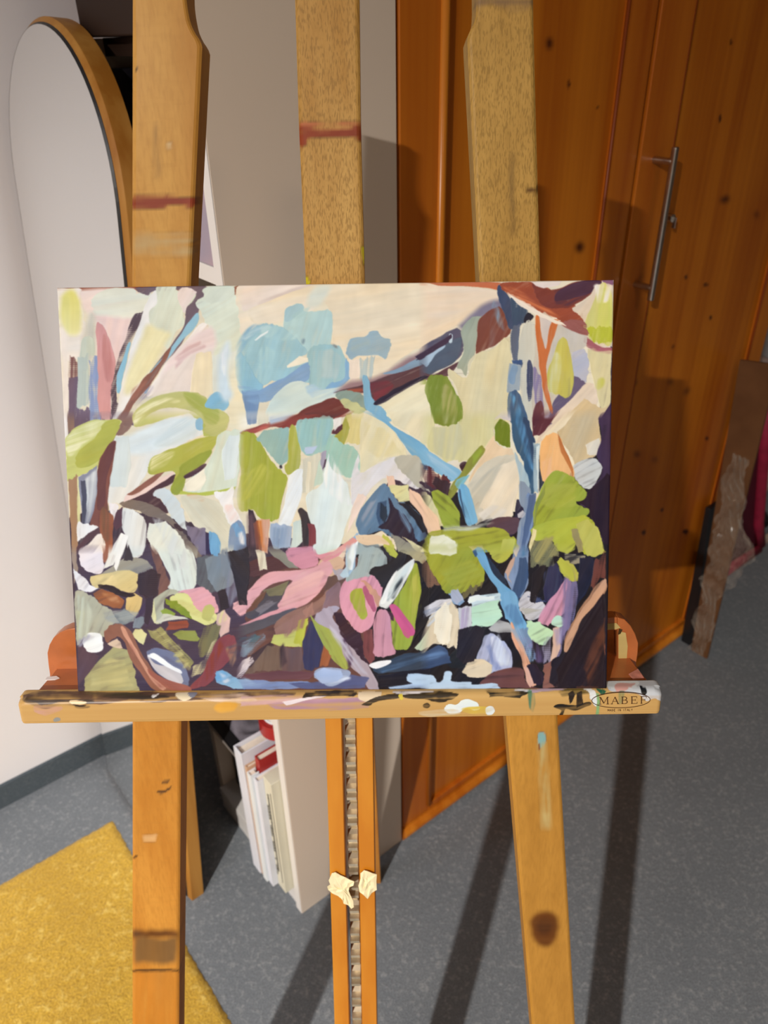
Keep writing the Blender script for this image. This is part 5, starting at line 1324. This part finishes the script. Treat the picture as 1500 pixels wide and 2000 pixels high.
TS="""
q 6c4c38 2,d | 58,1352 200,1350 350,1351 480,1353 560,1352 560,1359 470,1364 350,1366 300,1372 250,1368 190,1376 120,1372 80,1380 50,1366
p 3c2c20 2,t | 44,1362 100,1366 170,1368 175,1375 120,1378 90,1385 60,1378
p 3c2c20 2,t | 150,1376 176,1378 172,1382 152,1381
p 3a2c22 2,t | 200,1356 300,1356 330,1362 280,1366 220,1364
p f4c890 0 | 136,1370 148,1367 162,1369 170,1373 160,1377 144,1377
p 3c2818 0 | 140,1377 166,1377 162,1380 146,1380
p c89080 0,t | 70,1378 110,1376 120,1386 95,1396 72,1390
p 948c80 0 | 103,1407 110,1402 118,1404 116,1409 106,1411
p f4d8ac 5 | 344,1354 370,1352 378,1360 362,1370 350,1366
p 8c8890 10 | 366,1352 386,1352 380,1360 372,1362
p f0e0d0 40 | 296,1358 308,1354 310,1356 300,1362
p e4a03c 0,s | 420,1376 436,1370 462,1372 460,1384 436,1392 420,1388
p e8c0a0 0,t | 380,1358 470,1356 500,1366 470,1374 420,1370
q d0a098 3,t | 470,1358 560,1354 620,1360 600,1372 520,1376 470,1378
q b48490 4,t | 520,1374 620,1364 720,1362 720,1384 620,1388 540,1384
q f0d8d0 12 | 548,1372 600,1362 640,1358 600,1368 560,1378
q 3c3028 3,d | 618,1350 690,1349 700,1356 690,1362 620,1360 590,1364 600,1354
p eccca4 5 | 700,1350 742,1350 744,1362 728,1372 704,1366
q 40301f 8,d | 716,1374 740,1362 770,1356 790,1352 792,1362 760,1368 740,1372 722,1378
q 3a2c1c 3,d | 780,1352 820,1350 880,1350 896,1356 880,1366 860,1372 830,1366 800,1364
p f0dcd0 5 | 770,1350 820,1348 850,1350 820,1354 780,1355
p e0c040 60 | 780,1358 786,1356 788,1366 784,1368
p 3a2c1c 0 | 826,1376 834,1372 841,1377 836,1383 828,1382
p f0ece4 0 | 868,1384 876,1376 890,1378 900,1370 912,1368 930,1372 938,1382 926,1388 910,1384 896,1392 880,1394 870,1390
p dcb848 0,t | 900,1386 940,1380 956,1386 950,1396 920,1396
p ece8dc 20 | 946,1386 956,1380 966,1388 962,1396 950,1396
p e0c8a0 0,t | 820,1390 880,1384 900,1394 860,1398 826,1398
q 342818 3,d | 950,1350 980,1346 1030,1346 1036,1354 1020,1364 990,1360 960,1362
p f4ece8 0 | 1000,1346 1030,1345 1046,1347 1030,1351 1006,1350
q 4c7c58 85,t | 1030,1350 1042,1350 1044,1376 1038,1394 1032,1384
q bca0ac 0 | 1040,1344 1110,1343 1112,1349 1060,1352 1042,1354
q 50441c 0,t | 1088,1350 1110,1344 1150,1344 1150,1356 1100,1360
q 2c2018 70 | 1108,1356 1118,1350 1122,1358 1116,1372 1112,1376
q 2c2018 80 | 1128,1352 1138,1350 1140,1376 1126,1384
p 241c14 10 | 1080,1381 1094,1376 1120,1378 1150,1370 1156,1374 1140,1382 1120,1388 1104,1386 1100,1396 1090,1400 1094,1388
q ece4d8 20 | 1136,1346 1150,1344 1160,1350 1168,1366 1172,1378 1164,1380 1154,1366 1148,1352
q 1f6440 80 | 1162,1344 1184,1348 1182,1356 1176,1360 1170,1352
q 8ca868 85 | 1163,1352 1170,1352 1172,1372 1168,1396 1162,1394 1166,1370
p d4ccc4 3 | 1184,1330 1230,1328 1296,1326 1298,1362 1290,1370 1276,1366 1262,1372 1254,1362 1240,1354 1210,1352 1190,1350
p ece8e0 3 | 1186,1332 1240,1330 1244,1338 1230,1346 1200,1348
p e8a898 3 | 1200,1346 1206,1334 1240,1336 1230,1342 1212,1352
p 1c1814 30 | 1249,1340 1262,1344 1262,1352 1256,1356
p d8c8b8 0 | 1258,1360 1272,1362 1266,1368 1258,1366
p 2c7c50 85,t | 1208,1352 1218,1350 1216,1368 1210,1374
"""
tray=MB().add(v,f).build('tray_lip',M_W5,easel,fix=True)
for p in tray.data.polygons: p.use_smooth=True
stain(tray,TS,(20,1310,1310,1430),2,(1.15,1.0,.86))
# shelf behind the lip and the upright back plate
DSH=.0375
def zt_(px,py):  # point on the shelf surface
    return hit(px,py,T0+eu*(sa-.004),eu)
sl=zt_(72,1349); sr=zt_(1266,1328)
back=-.101
x0_,x1_=sl[0],sr[0]; xb0=tpl(95,1322,-DSH)[0]; xb1=tpl(1243,1297,-DSH)[0]
S0=T0+eu*(sa-.004)
MB().prism([S0+ex*x0_-en*.0142,S0+ex*x1_-en*.0142,S0+ex*xb1-en*(.0142+DSH*.9),S0+ex*xb1+en*back,S0+ex*xb0+en*back,S0+ex*xb0-en*(.0142+DSH*.9)],-eu*.016).build('tray_shelf',M_ORG,easel,.0012)
pl_=lambda px,py: tpl(px,py,-.0142-DSH)
outL=[pl_(*q) for q in ((97,1330),(97,1318),(94,1298),(92,1276),(96,1260),(104,1246),(116,1236),(132,1229),(152,1226))]
outR=[pl_(*q) for q in ((1170,1207),(1206,1206),(1220,1210),(1232,1222),(1241,1238),(1247,1256),(1246,1276),(1243,1296),(1244,1306))]
hL,hR=1150,1207
m=MB(); dpl=-en*.012
m.prism(outL+[pl_(hL,1209),pl_(hL,1312)],dpl)
m.prism([pl_(hL,1209)]+[pl_(1206,1206),pl_(1206,1231),pl_(hL,1234)],dpl)
m.prism([pl_(1206,1206)]+outR[2:]+[pl_(1207,1308)],dpl)
bp=m.build('back_plate',M_ORG,easel,.0008)
M_BARE=wood('bare_plate_wood',alb('a88040',(.9,.7,.5)),alb('c49c58',(.9,.7,.5)),'x',.6)
q=lambda L,o=.0004:[tpl(x,y,-.0142-DSH+o) for x,y in L]
MB().prism(q([(1208,1233),(1222,1236),(1226,1262),(1224,1290),(1208,1294)]),-en*.0003).prism(q([(1186,1218),(1204,1217),(1212,1226),(1204,1229),(1186,1230)]),-en*.0003).build('bare_patch',M_BARE,easel)
MB().prism(q([(1207,1240),(1209,1228),(1216,1230),(1212,1238)],.0006),-en*.0003).build('paint_smear',plain('dark_smear',(.05,.03,.01),.4),easel)
M_SM=plain('white_smear',alb('f0dcc8',(1,.86,.7)),.3)
sq=lambda L:[hit(x,y,S0+eu*.0006,eu) for x,y in L]
MB().prism(sq([(92,1322),(110,1320),(116,1324),(108,1327),(88,1328)]),-eu*.0005).build('paint_smear',M_SM,easel)
M_SAL=plain('salmon_smear',alb('d88060',(.9,.7,.5)),.3,var=.2,scale=200)
MB().prism(sq([(1228,1316),(1246,1306),(1258,1324),(1236,1326)]),-eu*.0005).build('paint_smear',M_SAL,easel)
# support block between tray and legs
MB().box(T0+ex*-.06+eu*(sa-.022)-en*.017,ex*.05,eu*.010,-en*.080).build('tray_block',M_W4,easel,.001)
# maker's mark burned into the lip
M_BURN=plain('burned_mark',(.075,.03,.010),.7,.2)
def tp2(px,py): 
    x=tpl(px,py,.0001); return x
def qd(L): return [tp2(*a) for a in L]
m=MB(); th=-en*.0002
def bar(x0,y0,x1,y1,w):
    dx,dy=x1-x0,y1-y0; L=math.hypot(dx,dy) or 1; nx_,ny_=-dy/L*w/2,dx/L*w/2
    m.prism(qd([(x0+nx_,y0+ny_),(x1+nx_,y1+ny_),(x1-nx_,y1-ny_),(x0-nx_,y0-ny_)]),th)
sk=-.018
def gl(ch,x,y,w,h):
    Y=lambda t:y-h*t; S=lambda a,b,c,d,wd: bar(x+w*a,Y(b)+sk*w*a,x+w*c,Y(d)+sk*w*c,wd)
    se=lambda a,b,l=.14: S(a-l,b,a+l,b,1.0)
    if ch=='M': S(.1,0,.14,1,1.0);S(.14,1,.5,.12,2.1);S(.5,.12,.86,1,1.0);S(.86,1,.9,0,2.1);se(.1,0);se(.9,0);se(.1,1,.1);se(.9,1,.1)
    if ch=='A': S(.08,0,.5,1,1.0);S(.5,1,.92,0,2.1);S(.24,.36,.76,.36,.9);se(.08,0);se(.92,0)
    if ch=='B':
        S(.18,0,.18,1,2.1);S(.04,0,.6,0,.9);S(.04,1,.55,1,.9);S(.18,.53,.58,.53,.9)
        S(.55,1,.76,.88,1.3);S(.76,.88,.76,.66,1.9);S(.76,.66,.56,.53,1.3);S(.58,.53,.84,.40,1.3);S(.84,.40,.84,.14,1.9);S(.84,.14,.6,0,1.3)
    if ch in 'EF':
        S(.18,0,.18,1,2.1);S(.04,1,.86,1,.9);S(.18,.52,.66,.52,.9);S(.86,1,.86,.78,1.0);S(.66,.64,.66,.40,1.0)
        if ch=='E': S(.04,0,.9,0,.9);S(.9,0,.9,.24,1.0)
        else: se(.18,0)
x=1170
for ch,w_ in (('M',19),('A',15),('B',14),('E',14),('F',14)):
    gl(ch,x,1375.5-(x-1170)*.018,w_,13.5); x+=w_+4.6
for k in range(64):
    a0,a1=2*math.pi*k/64,2*math.pi*(k+1)/64; f_=lambda a:(1213+57*math.cos(a),1367.5+15*math.sin(a)-57*math.cos(a)*.018)
    bar(*f_(a0),*f_(a1),1.3)
m.build('maker_mark',M_BURN,easel,fix=True)
m=MB()
SM={'M':[(0,0,0,1),(0,1,.5,.3),(.5,.3,1,1),(1,1,1,0)],'A':[(0,0,.5,1),(.5,1,1,0),(.2,.4,.8,.4)],'D':[(0,0,0,1),(0,1,.8,.7),(.8,.7,.8,.3),(.8,.3,0,0)],'E':[(0,0,0,1),(0,1,.8,1),(0,.5,.6,.5),(0,0,.8,0)],
'I':[(.4,0,.4,1)],'N':[(0,0,0,1),(0,1,.8,0),(.8,0,.8,1)],'T':[(.4,0,.4,1),(0,1,.8,1)],'L':[(0,0,0,1),(0,0,.7,0)],'Y':[(.4,0,.4,.5),(.4,.5,0,1),(.4,.5,.8,1)],' ':[]}
x=1187
for ch in 'MADE IN ITALY':
    w_=3.0 if ch not in 'I ' else 2.2
    for a,b,c_,d_ in SM[ch]: bar(x+a*w_,1389.5-b*4.2-(x-1187)*.018,x+c_*w_,1389.5-d_*4.2-(x-1187)*.018,.7)
    x+=w_+1.1
m.build('maker_mark',M_BURN,easel,fix=True)
# ================================================================ painting
ca=R(64.14); cc=np.array([-.034,.491,1.1665]); cax=np.array([1,-.018,0]); cax/=np.linalg.norm(cax)
cay=np.array([0,math.cos(ca),math.sin(ca)]); cay-=cay.dot(cax)*cax; cay/=np.linalg.norm(cay); can=np.cross(cax,cay)
quad=[(113,561),(1202,550),(1185,1345),(150,1349)]
def homog(src,dst):
    A_=[];b=[]
    for (u,v_),(x,y) in zip(src,dst):
        A_.append([u,v_,1,0,0,0,-u*x,-v_*x]); b.append(x); A_.append([0,0,0,u,v_,1,-u*y,-v_*y]); b.append(y)
    return np.append(np.linalg.solve(np.array(A_,float),np.array(b,float)),1).reshape(3,3)
Hm=homog([(0,0),(1,0),(1,1),(0,1)],quad)
img,hgt,_c=paint(STROKES)
NXc,NYc=1060,795
vv,uu_=np.mgrid[0:NYc+1,0:NXc+1]; vv=vv/NYc; uu_=uu_/NXc
dn=Hm[2,0]*uu_+Hm[2,1]*vv+1; hx=(Hm[0,0]*uu_+Hm[0,1]*vv+Hm[0,2])/dn; hy=(Hm[1,0]*uu_+Hm[1,1]*vv+Hm[1,2])/dn
hx=np.clip(hx,PX0+2,PX1-2)-PX0-.5; hy=np.clip(hy,PY0+2,PY1-2)-PY0-.5
c_=bilin(img,hx,hy); h_=bilin(hgt,hx,hy)
EC=np.array(ECAN0)[None,None]*(1-uu_[...,None])*(1-vv[...,None])+np.array(ECAN1)[None,None]*uu_[...,None]*(1-vv[...,None])+np.array(ECAN2)[None,None]*uu_[...,None]*vv[...,None]+np.array(ECAN3)[None,None]*(1-uu_[...,None])*vv[...,None]
pig=np.clip(lin(c_)/EC,.004,.9)
#CAL
edge=np.minimum(np.minimum(uu_*NXc,(1-uu_)*NXc),np.minimum(vv*NYc,(1-vv)*NYc))
rel=np.clip(h_,-.3,2.2)*.0002*np.clip(edge/3,0,1)-np.where(edge<1,.0006,0)-np.where((edge>=1)&(edge<2),.0002,0)
pos=cc+cax*((uu_-.5)*.4)[...,None]+cay*((.5-vv)*.3)[...,None]+can*rel[...,None]
nv=(NXc+1)*(NYc+1); v=pos.reshape(-1,3)
ids=np.arange(nv).reshape(NYc+1,NXc+1)
fq=np.stack([ids[:-1,:-1],ids[1:,:-1],ids[1:,1:],ids[:-1,1:]],-1).reshape(-1,4)
# rim ring -> back
rim=np.concatenate([ids[0,:],ids[1:,-1],ids[-1,-2::-1],ids[-2:0:-1,0]]); nrim=len(rim)
vb=v[rim]-can*.0038; v=np.concatenate([v,vb]); bi=np.arange(nv,nv+nrim)
fr=np.stack([rim,np.roll(rim,-1),np.roll(bi,-1),bi],-1)
faces=np.concatenate([fq,fr])
me=bpy.data.meshes.new('painting'); ctr=cc-cay*.15; v=v-ctr
nf=len(faces)
me.vertices.add(len(v)); me.vertices.foreach_set('co',v.ravel())
me.loops.add(nf*4+nrim); me.loops.foreach_set('vertex_index',np.concatenate([faces.ravel(),bi]).astype(np.int32))
me.polygons.add(nf+1); ls=np.append(np.arange(nf)*4,nf*4); me.polygons.foreach_set('loop_start',ls.astype(np.int32))
me.update(calc_edges=True); me.validate()
rgba=np.ones((len(v),4)); rgba[:nv,:3]=pig.reshape(-1,3); rgba[nv:,:3]=rgba[rim,:3]
at=me.attributes.new('pigment','FLOAT_COLOR','POINT'); at.data.foreach_set('color',rgba.ravel())
me.polygons.foreach_set('use_smooth',np.ones(nf+1,bool))
t=NT('acrylic_paint'); a_=t.n('Attribute',attribute_name='pigment'); t.out(a_.outputs['Color'],.55,.14)
me.materials.append(t.m)
po=bpy.data.objects.new('painting',me); COL.objects.link(po); po.location=Vector(ctr)
tag(po,'semi-abstract acrylic painting of leaves and branches standing on the easel tray','painting')
# ================================================================ cardboard, wrap and bag at the right
M_CARD2=NT('corrugated_cardboard'); v_=M_CARD2.mapping((1,1,1)); n=M_CARD2.noise(v_,14,3); M_CARD2=M_CARD2.out(M_CARD2.mix(M_CARD2.ramp(n,.3,.7),(.115,.05,.02),(.165,.075,.03)),.75,.2)
cb=empty('cardboard_sheet',W(1.64,.72,0),'tall brown cardboard panel leaning on the right corner of the wardrobe','cardboard')
MB().prism([W(1.652,.690,.001),W(1.652,.737,.001),W(1.636,.784,.830),W(1.636,.700,.842)],UU*.008).build('sheet',M_CARD2,cb,.001)
# crumpled clear film hanging over it
t=NT('clear_film'); t.b.inputs['Roughness'].default_value=.13; t.b.inputs['Transmission Weight'].default_value=.0; t.b.inputs['Base Color'].default_value=(.75,.66,.55,1); t.b.inputs['Alpha'].default_value=.15; t.b.inputs['Specular IOR Level'].default_value=1.0; M_FILM=t.m
rs=np.random.RandomState(12); nx=36; ny=80; v=[];f=[]
pts_=[(.02,.015),(.1,.16),(.3,.36),(.5,.58),(.62,.66)]
for j in range(ny+1):
    z=.015+.60*j/ny
    na=.733+.03*z; wdt=.040+.008*math.sin(z*14)+.075*math.exp(-((z-.36)/.10)**2)
    for i in range(nx+1):
        a=i/nx; n_=na-a*wdt+.004*math.sin(60*z)+(.5-a)*.012*math.sin(47*z+2)+(.004*math.sin(133*z) if a in (0,1) else 0)
        du=.008*abs(math.sin(37*z+9*a+2*math.sin(23*z)))+.007*abs(math.sin(19*a*3+41*z))+.0065*rs.rand()
        v.append(W(1.650-.018*z-du,n_,z))
for j in range(ny):
    for i in range(nx):
        q_=j*(nx+1)+i; f.append((q_,q_+1,q_+nx+2,q_+nx+1))
fo=MB().add(v,f).build('plastic_film',M_FILM,None,fix=False)
tag(fo,'crumpled clear plastic film hanging over the cardboard panel','plastic wrap')
pf=MB().prism([W(1.664,.738,.001),W(1.664,.777,.001),W(1.648,.789,.44),W(1.648,.776,.44)],UU*.085).build('portfolio_case',M_BLK,None,.002)
tag(pf,'black portfolio case wedged between the cardboard panel and the wardrobe door','portfolio case')
# crimson bag standing behind the cardboard
M_CRIM=plain('crimson_fabric',(.36,.018,.055),.55,.4,var=.15,scale=40)
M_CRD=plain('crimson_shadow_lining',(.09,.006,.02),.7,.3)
bg=empty('storage_bag',W(2.05,.95,0),'crimson rimmed bag on the carpet behind the cardboard panel','bag')
b0,b1,c0,c1=1.93,2.24,.865,1.10
def bp_(px,py,n): return hit(px,py,NN*n,NN)
e1=bp_(1481,1020,c0); e2=bp_(1490,900,c0); e3=bp_(1500,770,c0); f0=W(b1,c0,.02); d_=NN*(c1-c0)
MB().tube([W(b0,c0,.02),W(b1-.01,c0,.02),f0+np.array([0,0,.012]),e1,e2,e3],.017,14).tube([W(b0,c1,.02),W(b1,c1,.02),e2+d_,e3+d_],.017,12).tube([W(b1,c0,.02),W(b1,c1,.02)],.017,12).build('piping',M_CRIM,bg,smooth=True)
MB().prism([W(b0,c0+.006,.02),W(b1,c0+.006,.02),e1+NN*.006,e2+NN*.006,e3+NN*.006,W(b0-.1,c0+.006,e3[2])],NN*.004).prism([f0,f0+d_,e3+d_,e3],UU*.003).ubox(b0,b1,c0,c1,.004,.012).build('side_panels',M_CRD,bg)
# fleece bundle and black shoe
M_FL=plain('pinkish_white_fleece',(.62,.48,.44),.95,.1,var=.25,scale=60)
def blob(name,c,r,mat,label,cat,amp=.15,seed=1,sub=5):
    bm=bmesh.new(); bmesh.ops.create_icosphere(bm,subdivisions=sub,radius=1)
    rs=np.random.RandomState(seed); ph=rs.rand(12)*6; zmin=9
    for v_ in bm.verts:
        x,y,z=v_.co; k=1+amp*(math.sin(4*x+ph[0])*math.cos(5*y+ph[1])+.6*math.sin(9*z+ph[2]+3*x)+.35*math.sin(19*y+ph[3]+7*z))
        if z<0: z*=.6
        p=UU*(x*r[0]*k)+NN*(y*r[1]*k)+np.array([0,0,z*r[2]*k]); v_.co=Vector(p); zmin=min(zmin,p[2])
    for v_ in bm.verts: v_.co.z-=zmin
    me=bpy.data.meshes.new(name); bm.to_mesh(me); bm.free()
    for p in me.polygons: p.use_smooth=True
    me.materials.append(mat); o=bpy.data.objects.new(name,me); COL.objects.link(o); o.location=Vector(c)
    return tag(o,label,cat)
blob('fleece_blanket',W(2.53,1.10,.0005),(.16,.13,.33),M_FL,'pinkish white fleece bundle beside the crimson bag','blanket',.09,3)
blob('shoe',W(2.38,.975,.0005),(.05,.065,.045),M_BLK,'black shoe at the foot of the pinkish white fleece','shoe',.06,8,4)
tag(MB().ubox(2.262,2.75,.872,.889,.001,.022).build('wooden_lath',plain('pale_lath',(.60,.47,.38),.6),None,.001),'pale wooden lath lying on the carpet at the right picture edge','lath')
